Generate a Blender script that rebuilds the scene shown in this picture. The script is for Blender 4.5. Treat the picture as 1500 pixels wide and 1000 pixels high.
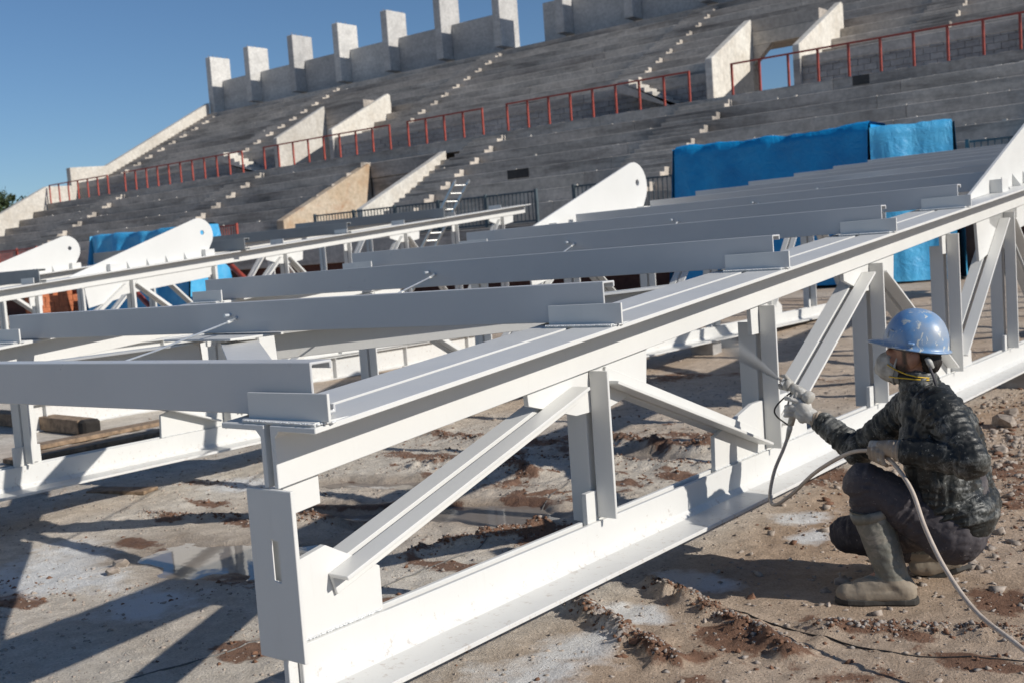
import bpy, bmesh, math, random
import numpy as np
from mathutils import Vector, Matrix, Quaternion

random.seed(7); np.random.seed(7)
sc = bpy.context.scene
for o in list(bpy.data.objects): bpy.data.objects.remove(o)
COL = sc.collection

# ------------------------------------------------------------------ camera
cam_d = bpy.data.cameras.new('camera'); cam = bpy.data.objects.new('camera', cam_d); COL.objects.link(cam)
right = Vector((0.7839, 0.6163, -0.0702)); fwd = Vector((-0.6204, 0.7803, -0.0788))
fwd.normalize(); right = (right - fwd*right.dot(fwd)).normalized(); up = right.cross(fwd)
cam.matrix_world = Matrix(((right.x, up.x, -fwd.x, 0), (right.y, up.y, -fwd.y, 0), (right.z, up.z, -fwd.z, 1.5), (0, 0, 0, 1)))
cam_d.sensor_width = 36; cam_d.lens = 38.9; cam_d.clip_start = .05; cam_d.clip_end = 5000
cam_d.dof.use_dof = True; cam_d.dof.focus_distance = 4.6; cam_d.dof.aperture_fstop = 4.5
sc.camera = cam

# ------------------------------------------------------------------ sky, sun, exposure
SUN_TO = Vector((1.78, .22, 1.0)).normalized()
el = math.asin(SUN_TO.z); az = math.atan2(SUN_TO.x, SUN_TO.y)
w = bpy.data.worlds.new('World'); sc.world = w; w.use_nodes = True
nt = w.node_tree; bg = nt.nodes['Background']
sky = nt.nodes.new('ShaderNodeTexSky'); sky.sky_type = 'NISHITA'; sky.sun_disc = False
sky.sun_elevation = el; sky.sun_rotation = az; sky.air_density = 1.0; sky.dust_density = .0; sky.ozone_density = 6.5
nt.links.new(sky.outputs[0], bg.inputs[0]); bg.inputs[1].default_value = .074
sd = bpy.data.lights.new('sun', 'SUN'); sd.energy = 4.2; sd.angle = math.radians(.53); sd.color = (1, .95, .87)
sun = bpy.data.objects.new('sun', sd); COL.objects.link(sun)
sun.rotation_euler = (-SUN_TO).to_track_quat('-Z', 'Y').to_euler()
sc.view_settings.view_transform = 'Standard'; sc.view_settings.look = 'None'
sc.view_settings.exposure = 0.10; sc.view_settings.gamma = 1; sc.view_settings.use_curve_mapping = False
sc.render.engine = 'CYCLES'

# ------------------------------------------------------------------ numpy noise
def _h(i, j, k, s):
    n = (i*374761393 + j*668265263 + k*2147483647 + s*1274126177) & 0xffffffff
    n = ((n ^ (n >> 13))*1274126177) & 0xffffffff
    return ((n ^ (n >> 16)) & 0xffff)/65535.0
def vnoise(p, s=0):
    p = np.asarray(p, float); i = np.floor(p).astype(np.int64); f = p - i; f = f*f*(3-2*f); r = 0
    for a in (0, 1):
        for b in (0, 1):
            for c in (0, 1):
                wgt = (f[:, 0] if a else 1-f[:, 0])*(f[:, 1] if b else 1-f[:, 1])*(f[:, 2] if c else 1-f[:, 2])
                r = r + wgt*_h(i[:, 0]+a, i[:, 1]+b, i[:, 2]+c, s)
    return r*2-1
def fbm(p, o=4, s=0, g=.5):
    r = 0; a = 1; t = 0; p = np.asarray(p, float)
    for k in range(o):
        r = r + a*vnoise(p*(2.03**k)+k*17.3, s+k); t += a; a *= g
    return r/t

# ------------------------------------------------------------------ materials
MATS = {}
def nodes_of(m): return m.node_tree.nodes, m.node_tree.links
def new_mat(name):
    m = bpy.data.materials.new(name); m.use_nodes = True; MATS[name] = m
    N, L = nodes_of(m); return m, N, L, N['Principled BSDF']
def pos(N, L, scale=(1, 1, 1), obj=False):
    mp = N.new('ShaderNodeMapping'); mp.inputs['Scale'].default_value = scale
    if obj:
        t = N.new('ShaderNodeTexCoord'); L.new(t.outputs['Object'], mp.inputs[0])
    else:
        g = N.new('ShaderNodeNewGeometry'); L.new(g.outputs['Position'], mp.inputs[0])
    return mp.outputs[0]
def noise(N, L, vec, scale, detail=4, rough=.55, dist=0):
    n = N.new('ShaderNodeTexNoise'); n.inputs['Scale'].default_value = scale; n.inputs['Detail'].default_value = detail
    n.inputs['Roughness'].default_value = rough; n.inputs['Distortion'].default_value = dist
    L.new(vec, n.inputs['Vector']); return n.outputs['Fac']
def ramp(N, L, fac, stops):
    r = N.new('ShaderNodeValToRGB'); L.new(fac, r.inputs[0]); e = r.color_ramp.elements
    while len(e) < len(stops): e.new(.5)
    for x, (p, c) in zip(e, stops):
        x.position = p; x.color = (*c, 1) if len(c) == 3 else c
    return r.outputs[0]
def mix(N, L, fac, a, b, mode='MIX'):
    m = N.new('ShaderNodeMix'); m.data_type = 'RGBA'; m.blend_type = mode
    for k, v in ((0, fac), (6, a), (7, b)):
        if hasattr(v, 'is_linked'): L.new(v, m.inputs[k])
        elif k == 0: m.inputs[0].default_value = v
        else: m.inputs[k].default_value = (*v, 1)
    return m.outputs[2]
def bump(N, L, b, fac, strength, dist=.01):
    n = N.new('ShaderNodeBump'); n.inputs['Strength'].default_value = strength; n.inputs['Distance'].default_value = dist
    L.new(fac, n.inputs['Height']); L.new(n.outputs[0], b.inputs['Normal'])
def simple(name, c, rough=.5, metal=0, var=.12, sc_=6, bmp=0, bsc=60, c2=None):
    m, N, L, b = new_mat(name); v = pos(N, L); f = noise(N, L, v, sc_, 5)
    c2 = c2 or tuple(max(0, x*(1-var*2)) for x in c)
    L.new(ramp(N, L, f, [(.3, c2), (.65, c)]), b.inputs['Base Color'])
    b.inputs['Roughness'].default_value = rough; b.inputs['Metallic'].default_value = metal
    if bmp: bump(N, L, b, noise(N, L, v, bsc, 3), bmp, .004)
    return m

def paint_mat(name, base, rough=.36, dirt=.5, dcol=(.42, .36, .30)):
    m, N, L, b = new_mat(name); v = pos(N, L)
    big = noise(N, L, v, 1.3, 5, .6); c = ramp(N, L, big, [(.3, tuple(x*.93 for x in base)), (.7, base)])
    sp = ramp(N, L, noise(N, L, v, 38, 6, .7), [(.66, (0, 0, 0)), (.72, (1, 1, 1))])
    zone = ramp(N, L, noise(N, L, v, 2.2, 3), [(.5, (0, 0, 0)), (.72, (dirt,)*3)])
    fac = mix(N, L, 1.0, sp, zone, 'MULTIPLY')
    c = mix(N, L, fac, c, dcol)
    st = noise(N, L, pos(N, L, (9, 9, .8)), 3.0, 5, .7)
    sf = ramp(N, L, st, [(.58, (0, 0, 0)), (.78, (.10*dirt*2,)*3)])
    c = mix(N, L, sf, c, tuple(x*.8 for x in dcol))
    sx = N.new('ShaderNodeSeparateXYZ'); g_ = N.new('ShaderNodeNewGeometry'); L.new(g_.outputs['Position'], sx.inputs[0])
    mr = N.new('ShaderNodeMapRange'); L.new(sx.outputs[2], mr.inputs[0]); mr.inputs[1].default_value = .02; mr.inputs[2].default_value = .30; mr.inputs[3].default_value = .16; mr.inputs[4].default_value = 0
    ms = N.new('ShaderNodeMath'); ms.operation = 'ADD'; L.new(noise(N, L, v, 24, 6, .75), ms.inputs[0]); L.new(mr.outputs[0], ms.inputs[1])
    c = mix(N, L, ramp(N, L, ms.outputs[0], [(.72, (0, 0, 0)), (.80, (.55*min(1, dirt*1.6),)*3)]), c, (.34, .26, .20))
    rs = ramp(N, L, noise(N, L, pos(N, L, (1, 1, .35)), 11, 7, .8, .5), [(.735, (0, 0, 0)), (.76, (.5*min(1, dirt*1.5),)*3)]); c = mix(N, L, rs, c, (.30, .15, .08))
    L.new(c, b.inputs['Base Color'])
    L.new(ramp(N, L, noise(N, L, v, 9, 5), [(.3, (rough*.8,)*3), (.7, (rough*1.25,)*3)]), b.inputs['Roughness'])
    b.inputs['Specular IOR Level'].default_value = .45
    bump(N, L, b, noise(N, L, v, 55, 5, .6), .06, .004)
    return m
WHITE = paint_mat('white_paint', (.69, .685, .66))
PURL = paint_mat('white_grey_paint', (.575, .575, .575), .34, .25, (.5, .47, .43))
GREYST = paint_mat('grey_primer', (.30, .31, .31), .55, .6, (.2, .15, .12))
BEADS = simple('weld_bead', (.78, .79, .79), .5, 0, .15, 60, .8, 120)
ROD = simple('galvanised_rod', (.62, .66, .70), .35, .5, .1, 20)

def concrete(name, lo, hi, stain, amt, rough=.9):
    m, N, L, b = new_mat(name); v = pos(N, L)
    c = ramp(N, L, noise(N, L, v, .55, 6, .65), [(.3, lo), (.7, hi)])
    fine = ramp(N, L, noise(N, L, v, 7, 6, .7), [(.3, (.72,)*3), (.7, (1.12,)*3)])
    c = mix(N, L, 1, c, fine, 'MULTIPLY')
    st = noise(N, L, pos(N, L, (.13, 1.0, 1.0)), 1.5, 7, .72, .3)
    sf = ramp(N, L, st, [(.48, (0, 0, 0)), (.68, (amt,)*3)])
    c = mix(N, L, sf, c, stain)
    oi = N.new('ShaderNodeObjectInfo'); c = mix(N, L, 1, c, ramp(N, L, oi.outputs['Random'], [(0, (.84, .84, .85)), (1, (1.10, 1.10, 1.09))]), 'MULTIPLY')
    L.new(c, b.inputs['Base Color']); b.inputs['Roughness'].default_value = rough
    b.inputs['Specular IOR Level'].default_value = .25
    bump(N, L, b, noise(N, L, v, 5, 7, .7), .25, .02)
    return m
CONC_T = concrete('terrace_concrete', (.43, .385, .335), (.68, .61, .535), (.165, .15, .135), .9)
CONC_W = concrete('pale_wall_concrete', (.56, .52, .46), (.70, .67, .61), (.42, .36, .28), .4)
CONC_S = concrete('stained_wall_concrete', (.48, .36, .24), (.60, .52, .42), (.36, .2, .11), .7)
CONC_C = concrete('column_concrete', (.52, .51, .49), (.66, .64, .61), (.32, .31, .30), .5)
CONC_B = concrete('block_concrete', (.33, .315, .30), (.50, .48, .46), (.17, .16, .155), .6)
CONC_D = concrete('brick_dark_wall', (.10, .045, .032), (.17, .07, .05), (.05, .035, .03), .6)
REDP = simple('red_oxide_paint', (.42, .075, .05), .55, 0, .2, 5, .2)
FENCE = simple('grey_blue_fence_paint', (.085, .115, .13), .5, 0, .2, 4)
ALU = simple('aluminium', (.62, .62, .60), .38, .7, .1, 8)
BRICK = simple('orange_clay', (.52, .17, .075), .9, 0, .2, 9, .4, 40)
WOOD = simple('old_timber', (.33, .23, .15), .85, 0, .3, 14, .6, 90)
WOODD = simple('dark_timber_end', (.03, .025, .022), .9, 0, .3, 14, .6, 90)  # near-black tone for the end of the timber

def ground_mat():
    m, N, L, b = new_mat('bare_ground'); v = pos(N, L)
    at = lambda n: (lambda a: (setattr(a, 'attribute_name', n), a.outputs['Fac'])[1])(N.new('ShaderNodeAttribute'))
    mud, paint, wet, brown = at('mud'), at('paint'), at('wet'), at('brown')
    n1 = noise(N, L, v, 1.1, 6, .6); n2 = noise(N, L, v, 9, 6, .65); n3 = noise(N, L, v, 70, 5, .7)
    pale = ramp(N, L, n1, [(.28, (.55, .495, .42)), (.72, (.74, .69, .61))])
    warm = ramp(N, L, n1, [(.28, (.39, .275, .185)), (.72, (.585, .45, .335))])
    c = mix(N, L, brown, pale, warm)
    c = mix(N, L, 1, c, ramp(N, L, n2, [(.3, (.78, .76, .74)), (.7, (1.1, 1.1, 1.1))]), 'MULTIPLY')
    c = mix(N, L, 1, c, ramp(N, L, n3, [(.3, (.74, .73, .72)), (.66, (1.12, 1.12, 1.12))]), 'MULTIPLY')
    red = ramp(N, L, n2, [(.3, (.115, .055, .032)), (.7, (.235, .125, .078))])
    mm = N.new('ShaderNodeMath'); mm.operation = 'MULTIPLY_ADD'; L.new(n2, mm.inputs[0]); mm.inputs[1].default_value = 1.5
    ad = N.new('ShaderNodeMath'); ad.operation = 'SUBTRACT'; L.new(mud, ad.inputs[0]); ad.inputs[1].default_value = 1.05
    L.new(ad.outputs[0], mm.inputs[2])
    mf = ramp(N, L, mm.outputs[0], [(.28, (0, 0, 0)), (.5, (.92,)*3)])
    c = mix(N, L, mf, c, red)
    mp = N.new('ShaderNodeMath'); mp.operation = 'MULTIPLY_ADD'; L.new(n2, mp.inputs[0]); mp.inputs[1].default_value = 1.2
    a2 = N.new('ShaderNodeMath'); a2.operation = 'SUBTRACT'; L.new(paint, a2.inputs[0]); a2.inputs[1].default_value = .9
    L.new(a2.outputs[0], mp.inputs[2])
    c = mix(N, L, ramp(N, L, mp.outputs[0], [(.05, (0, 0, 0)), (.55, (.92,)*3)]), c, (.70, .70, .69))
    dk = mix(N, L, wet, (1, 1, 1), (.62, .58, .55)); c = mix(N, L, 1, c, dk, 'MULTIPLY')
    L.new(c, b.inputs['Base Color'])
    L.new(ramp(N, L, wet, [(0, (.95,)*3), (1, (.4,)*3)]), b.inputs['Roughness'])
    b.inputs['Specular IOR Level'].default_value = .3
    hs = N.new('ShaderNodeMath'); hs.operation = 'ADD'; L.new(n3, hs.inputs[0]); L.new(n2, hs.inputs[1])
    bump(N, L, b, hs.outputs[0], .9, .016)
    return m
GROUND = ground_mat()
STONE = simple('pale_stone', (.44, .37, .31), .95, 0, .25, 30, .5, 80)
GCLOD = simple('grey_mud_clod', (.40, .35, .31), .95, 0, .25, 30, .6, 60)
CLOD = simple('red_mud_clod', (.22, .115, .07), .95, 0, .25, 30, .6, 60)

# ------------------------------------------------------------------ mesh helpers
class MB:
    def __init__(s): s.v = []; s.f = []
    def add(s, vs, fs):
        n = len(s.v); s.v += [tuple(map(float, p)) for p in vs]; s.f += [tuple(i+n for i in q) for q in fs]; return s
    def box(s, x0, x1, y0, y1, z0, z1):
        return s.add([(x0, y0, z0), (x1, y0, z0), (x1, y1, z0), (x0, y1, z0), (x0, y0, z1), (x1, y0, z1), (x1, y1, z1), (x0, y1, z1)],
                     [(3, 2, 1, 0), (4, 5, 6, 7), (0, 1, 5, 4), (1, 2, 6, 5), (2, 3, 7, 6), (3, 0, 4, 7)])
    def bar(s, p0, p1, prof, u, v):
        p0, p1, u, v = map(Vector, (p0, p1, u, v)); n = len(prof)
        a = [p0+u*x+v*y for x, y in prof]; b = [p1+u*x+v*y for x, y in prof]
        return s.add(a+b, [tuple(range(n))[::-1], tuple(range(n, 2*n))]+[(i, (i+1) % n, n+(i+1) % n, n+i) for i in range(n)])
    def tube(s, path, r, n=8, cap=True):
        P = [Vector(p) for p in path]; rs = r if hasattr(r, '__len__') else [r]*len(P); rings = []; nrm = None; off = len(s.v); V = []; F = []
        for i, p in enumerate(P):
            t = (P[min(i+1, len(P)-1)]-P[max(i-1, 0)]).normalized()
            if nrm is None: nrm = t.orthogonal().normalized()
            nrm = (nrm-t*nrm.dot(t)).normalized(); bn = t.cross(nrm)
            for k in range(n):
                a = 2*math.pi*k/n; V.append(p+(nrm*math.cos(a)+bn*math.sin(a))*rs[i])
        for i in range(len(P)-1):
            for k in range(n): F.append((i*n+k, i*n+(k+1) % n, (i+1)*n+(k+1) % n, (i+1)*n+k))
        if cap: F += [tuple(range(n))[::-1], tuple(range((len(P)-1)*n, len(P)*n))]
        return s.add(V, F)
    def ell(s, c, r, nu=14, nv=9, rot=None):
        V = []; F = []; c = Vector(c)
        for j in range(nv+1):
            th = math.pi*j/nv
            for i in range(nu):
                ph = 2*math.pi*i/nu; q = Vector((r[0]*math.sin(th)*math.cos(ph), r[1]*math.sin(th)*math.sin(ph), r[2]*math.cos(th)))
                if rot is not None: q = rot @ q
                V.append(c+q)
        for j in range(nv):
            for i in range(nu): F.append((j*nu+i, (j+1)*nu+i, (j+1)*nu+(i+1) % nu, j*nu+(i+1) % nu))
        return s.add(V, F)
    def cap(s, p0, p1, r0, r1, n=14):
        p0 = Vector(p0); p1 = Vector(p1); d = (p1-p0)
        s.tube([p0, p1], [r0, r1], n); s.ell(p0, (r0,)*3, n, 8); s.ell(p1, (r1,)*3, n, 8); return s
    def mesh(s, name, bevel=0, smooth=False, weld=False):
        me = bpy.data.meshes.new(name); me.from_pydata(s.v, [], s.f); me.update()
        bm = bmesh.new(); bm.from_mesh(me)
        if weld: bmesh.ops.remove_doubles(bm, verts=bm.verts, dist=1e-5)
        bmesh.ops.recalc_face_normals(bm, faces=bm.faces)
        if bevel:
            es = [e for e in bm.edges if len(e.link_faces) == 2 and e.calc_face_angle(0) > .5]
            bmesh.ops.bevel(bm, geom=es, offset=bevel, segments=1, affect='EDGES', clamp_overlap=True)
        bm.to_mesh(me); bm.free()
        if smooth:
            for p in me.polygons: p.use_smooth = True
        return me
    def build(s, name, mat, parent=None, bevel=0, smooth=False, loc=None, weld=False):
        return obj(name, s.mesh(name, bevel, smooth, weld), mat, parent, loc)
def obj(name, me, mat=None, parent=None, loc=None):
    o = bpy.data.objects.new(name, me); COL.objects.link(o)
    if mat and len(me.materials) == 0: me.materials.append(mat)
    if parent: o.parent = parent
    if loc: o.location = loc
    return o
def tag(o, label=None, cat=None, group=None, kind=None):
    if label: o['label'] = label
    if cat: o['category'] = cat
    if group: o['group'] = group
    if kind: o['kind'] = kind
    return o
def thing(name, label, cat, loc=(0, 0, 0), group=None):
    o = bpy.data.objects.new(name, None); o.empty_display_size = .2; COL.objects.link(o); o.location = loc
    return tag(o, label, cat, group)
def poly_prism(poly, axis, a0, a1):
    """polygon of (p,q) pairs extruded along axis: 'x' -> (y,z), 'y' -> (x,z), 'z' -> (x,y)"""
    m = MB(); n = len(poly)
    f = {'x': lambda a, p, q: (a, p, q), 'y': lambda a, p, q: (p, a, q), 'z': lambda a, p, q: (p, q, a)}[axis]
    m.add([f(a0, p, q) for p, q in poly]+[f(a1, p, q) for p, q in poly],
          [tuple(range(n))[::-1], tuple(range(n, 2*n))]+[(i, (i+1) % n, n+(i+1) % n, n+i) for i in range(n)])
    return m

# ================================================================== GROUND
def seg_dist(x, y, pl):
    d = np.full(x.shape, 9e9)
    for (ax, ay), (bx, by) in zip(pl[:-1], pl[1:]):
        vx, vy = bx-ax, by-ay; t = np.clip(((x-ax)*vx+(y-ay)*vy)/(vx*vx+vy*vy), 0, 1)
        d = np.minimum(d, np.hypot(x-ax-t*vx, y-ay-t*vy))
    return d
RIDGES = [([(-2.62, 4.2), (-2.12, 3.92), (-1.7, 3.68)], .040, .055), ([(-2.78, 3.8), (-2.6, 3.69), (-2.34, 3.55), (-2.05, 3.41)], .045, .05),
          ([(-1.75, 3.98), (-1.42, 4.12), (-1.0, 4.2)], .022, .06), ([(-5.5, 4.62), (-5.1, 4.75), (-4.75, 5.0)], .06, .07),
          ([(-5.3, 4.28), (-4.95, 4.42), (-4.6, 4.62)], .05, .07), ([(-4.0, 4.05), (-3.85, 4.45), (-3.7, 4.8)], .045, .06),
          ([(-4.7, 7.15), (-4.1, 7.0), (-3.4, 7.0)], .06, .09), ([(-5.0, 6.3), (-4.4, 6.45), (-3.6, 6.5)], .035, .07),
          ([(-6.4, 4.05), (-5.8, 4.2), (-5.3, 4.5)], .02, .04), ([(-5.6, 5.9), (-5.0, 6.1), (-4.6, 5.9)], .05, .10), ([(-6.6, 7.0), (-5.9, 6.9)], .035, .1)]
MUDP = [(-5.29, 2.61, .17, .10), (-5.75, 3.6, .30, .12), (-6.1, 4.05, .22, .1), (-6.25, 4.45, .34, .1), (-5.45, 4.2, .3, .1), (-3.65, 2.75, .2, .22), (-3.75, 3.1, .16, .14),
        (-3.75, 4.0, .26, .12), (-3.55, 3.4, .12, .16), (-3.55, 4.7, .16, .2), (-4.1, 5.3, .3, .14), (-5.9, 6.2, .5, .2), (-5.3, 6.9, .5, .2), (-3.6, 6.2, .4, .2), (-4.2, 7.6, .7, .2),
        (-1.6, 4.05, .35, .08), (-1.2, 4.6, .25, .2), (-1.1, 3.9, .3, .1), (-2.0, 3.75, .2, .12), (-3.9, 5.9, .3, .15), (-6.8, 4.9, .4, .1)]
PUD = [(-4.95, 3.72, .62, .33, .3), (-5.05, 4.62, .75, .22, .25), (-4.25, 4.95, .62, .24, .3), (-4.4, 6.75, .5, .16, .1), (-5.6, 5.35, .5, .2, .4)]
WATER_Z = -.052
KS = 1.183      # site scale: ground features laid out in metres, then scaled to scene units
def up_z(z): return 1.5+(z-1.5)*KS
def ground_fields(x0, y0):
    x = np.asarray(x0, float)/KS; y = np.asarray(y0, float)/KS
    P = np.stack([x, y, np.zeros_like(x)], 1)
    near = np.exp(-np.maximum(0, np.hypot(x+3, y-5)-7)/5)
    h = -.03 + .020*fbm(P*.55, 3, 1) + near*(.016*fbm(P*2.6, 4, 5) + .016*fbm(P*9, 4, 9)*(.55+.5*fbm(P*1.3, 2, 3)))
    h += near*(.011*np.abs(fbm(P*20, 3, 13))*(.6+.8*fbm(P*2.2, 2, 15))+.010*np.clip(fbm(P*13, 3, 17)-.18, 0, 1)*1.6)
    rough = np.clip(1-np.hypot((x+4.6)/2.0, (y-6.3)/2.4), 0, 1)**.5+np.clip(1-np.hypot((x+1.3)/1.1, (y-7.0)/2.6), 0, 1)**.5*.8+np.clip(1-np.hypot((x+1.9)/.9, (y-3.6)/.7), 0, 1)*.5
    lump = fbm(P*6.5, 4, 81); h = h + near*rough*(.035*np.clip(lump, -.15, 1)+.022*(1-2*np.abs(fbm(P*14, 3, 83)))*.6)
    rid = np.zeros_like(x)
    rn = .55+.75*(.5+.5*fbm(P*7, 3, 21)); rs = fbm(P*19, 3, 25)
    for pl, amp, wd in RIDGES:
        g = np.exp(-(seg_dist(x+.04*rs, y+.04*rs, pl)/wd)**2); rid = np.maximum(rid, g*(amp/.05)); h = h + 1.35*amp*g*rn*(1+.6*rs)
    wet = np.zeros_like(x)
    for cx, cy, rx, ry, a in PUD:
        dx = (x-cx)*math.cos(a)+(y-cy)*math.sin(a); dy = -(x-cx)*math.sin(a)+(y-cy)*math.cos(a)
        q = np.sqrt((dx/rx)**2+(dy/ry)**2) + .75*fbm(P*3.4, 4, 31); g = 1/(1+np.exp((q-1)*9)); wet = np.maximum(wet, 1/(1+np.exp((q-1.25)*7)))
        h = h*(1-g) + g*(-.068 + .012*fbm(P*5, 3, 33) + rid*.05)
    mud = np.clip(rid*.9, 0, 1); mud = np.maximum(mud, np.clip(rough*(lump*2.2+.15), 0, .85))
    for cx, cy, rx, ry in MUDP:
        q = np.hypot((x-cx)/rx, (y-cy)/ry)+.5*fbm(P*6, 3, 41); mud = np.maximum(mud, np.clip(1.35-q, 0, 1)); h = h + .012*np.clip(1.2-q, 0, 1)*(.6+fbm(P*26, 3, 45))
    mud = np.clip(mud + np.clip(fbm(P*1.1, 4, 51)*1.9-.22, 0, .8)*near, 0, 1)
    brown = np.clip((x+2.9)/.5, 0, 1)*np.clip((y-1)/1, 0, 1)*.85
    brown = np.maximum(brown, np.clip((y-7)/6, 0, .55)); brown = np.clip(brown+.12+.4*fbm(P*.8, 3, 61), 0, 1)
    pt = np.zeros_like(x)
    for cx, cy, rx, ry in [(-2.45, 2.95, .28, .42), (-2.45, 3.4, .3, .26), (-2.5, 3.8, .25, .16), (-2.5, 4.35, .3, .12), (-2.5, 5.6, .2, .3), (-2.3, 5.2, .15, .2), (-4.6, 2.9, .3, .3), (-5.6, 3.0, .5, .4), (-6.5, 5.0, .6, .3), (-6.0, 3.3, .4, .3), (-4.0, 8.3, .6, .3)]:
        q = np.hypot((x-cx)/rx, (y-cy)/ry)+.5*fbm(P*4, 3, 71); pt = np.maximum(pt, np.clip(1.3-q, 0, 1))
    # packed flat under the feet and under the chords
    for cx, cy, r in [(-1.66, 4.36, .17), (-1.56, 4.83, .13)]:
        g = np.exp(-(np.hypot(x-cx, y-cy)/r)**4); h = h*(1-g)+g*(-.034)
    h = up_z(h) + .55*np.clip((y0-14)/12, 0, 1)*np.clip((60-np.abs(x0+14))/20, 0, 1)
    return h, mud, pt, wet, brown
def axis(parts):
    out = [np.arange(a, b, s) for a, b, s in parts]; return np.concatenate(out+[[parts[-1][1]]])
gx = axis([(-1500, -300, 200), (-300, -60, 16), (-60, -24, 2.0), (-24, -12, .5), (-12, -8.4, .06), (-8.4, -.8, .0245), (-.8, 1, .08), (1, 12, .8), (12, 60, 6), (60, 600, 90)])
gy = axis([(-600, -60, 90), (-60, -6, 6), (-6, 1.2, .6), (1.2, 2.1, .05), (2.1, 7.4, .0245), (7.4, 11, .04), (11, 17, .09), (17, 30, .5), (30, 60, 3), (60, 300, 24), (300, 1500, 200)])
GX, GY = np.meshgrid(gx, gy); fx, fy = GX.ravel(), GY.ravel()
gh, gmud, gpt, gwet, gbr = ground_fields(fx, fy)
def grid_mesh(name, x, y, z, nx, ny):
    me = bpy.data.meshes.new(name); nv = nx*ny; me.vertices.add(nv)
    me.vertices.foreach_set('co', np.stack([x, y, z], 1).ravel())
    a = (np.arange(ny-1)[:, None]*nx+np.arange(nx-1)[None, :]).ravel()
    q = np.stack([a, a+1, a+1+nx, a+nx], 1); nf = len(q)
    me.loops.add(nf*4); me.loops.foreach_set('vertex_index', q.ravel()); me.polygons.add(nf)
    me.polygons.foreach_set('loop_start', np.arange(nf)*4); me.polygons.foreach_set('loop_total', np.full(nf, 4))
    me.polygons.foreach_set('use_smooth', np.ones(nf, bool)); me.update(calc_edges=True); return me
gme = grid_mesh('ground', fx, fy, gh, len(gx), len(gy))
for nme, arr in (('mud', gmud), ('paint', gpt), ('wet', gwet), ('brown', gbr)):
    a = gme.attributes.new(nme, 'FLOAT', 'POINT'); a.data.foreach_set('value', arr.astype(np.float32))
tag(obj('ground', gme, GROUND), kind='structure')
def gz(x, y): return float(ground_fields(np.array([x], float), np.array([y], float))[0][0])

def water_mat():
    m, N, L, b = new_mat('muddy_water'); b.inputs['Base Color'].default_value = (.22, .19, .165, 1); b.inputs['Roughness'].default_value = .03
    b.inputs['IOR'].default_value = 1.33; b.inputs['Specular IOR Level'].default_value = .8
    bump(N, L, b, noise(N, L, pos(N, L), 14, 3), .05, .01); return m
WATER = water_mat()
for pi_, (cx, cy, rx, ry, a) in enumerate(PUD):
    wz = up_z(WATER_Z)-.0015*pi_; m = MB(); n = 28; c = [(KS*(cx+1.5*rx*math.cos(t)*math.cos(a)-1.5*ry*math.sin(t)*math.sin(a)), KS*(cy+1.5*rx*math.cos(t)*math.sin(a)+1.5*ry*math.sin(t)*math.cos(a)), wz) for t in [2*math.pi*i/n for i in range(n)]]
    m.add(c, [tuple(range(n))]); tag(m.build('puddle', WATER), kind='structure')

# ================================================================== GRANDSTAND
GS = thing('grandstand', 'unfinished concrete stadium grandstand with stepped terraces, columns and parapet', 'grandstand', (-30, 27, 0))
def gpart(m, name, mat, bevel=0, smooth=False):
    m.v = [(a+30, b-27, c) for a, b, c in m.v]; return m.build(name, mat, GS, bevel, smooth)
XR = 6.0; XL = -60.3
def spans(x0, x1, cuts):
    out = []; a = x0
    for c0, c1 in sorted(cuts):
        if c1 <= a or c0 >= x1: continue
        if c0 > a: out.append((a, min(c0, x1)))
        a = max(a, c1)
    if a < x1: out.append((a, x1))
    return out
def tier(y0, y1, zt, th, cuts, brk, name='tier'):
    for a, b in spans(XL, XR, cuts):
        n = max(1, round((b-a)/brk)); e = [a+(b-a)*i/n for i in range(n+1)]
        e = [e[0]]+[q+random.uniform(-.8, .8) for q in e[1:-1]]+[e[-1]]
        for p, q in zip(e[:-1], e[1:]):
            dy = random.uniform(-.004, .004); dz = random.uniform(-.004, .004)
            m = MB().box(p+.004, q-.004, y0+dy, y1, zt-th, zt+dz)
            # worn, chipped front nosing: a subdivided edge
            gpart(m, name, CONC_T, .012)
LV = (-33.7, -28.05); UV = [(-41.2, -38.5), (-18.2, -15.62)]
LZ = [6.2-.455*j for j in range(8)]; LY = [33.95-.87*j for j in range(8)]
for j in range(1, 8): tier(LY[j], LY[j-1]+.5, LZ[j], .62, [LV], 8)
tier(33.95, 36.1, 6.2, .5, [], 9, 'walkway_slab')
UY = [36.0, 37.77]+[38.65+.875*j for j in range(0, 9)]; UZ = [7.42, 7.79]+[8.25+.4575*j for j in range(0, 9)]
for j in range(len(UY)):
    y1 = (UY[j+1]+.5) if j+1 < len(UY) else 49.0
    tier(UY[j], y1, UZ[j], .35 if j == 0 else .5 if j < 4 else .36, [(a_-(.14 if j == 0 else 1.25), b_+.12) for a_, b_ in UV] if j < 4 else [], 8)
# podium walkway and its dark brick front wall
gpart(MB().box(XL-1, XR, 26.6, 29, 1.6, 2.34), 'podium_slab', CONC_T, .02)
gpart(MB().box(XL-1, XR, 26.75, 27.1, -.3, 1.6), 'front_wall', CONC_D)
gpart(MB().box(XL-.4, XR, 35.3, 35.55, -.3, 5.7), 'rear_wall', CONC_B)

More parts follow.
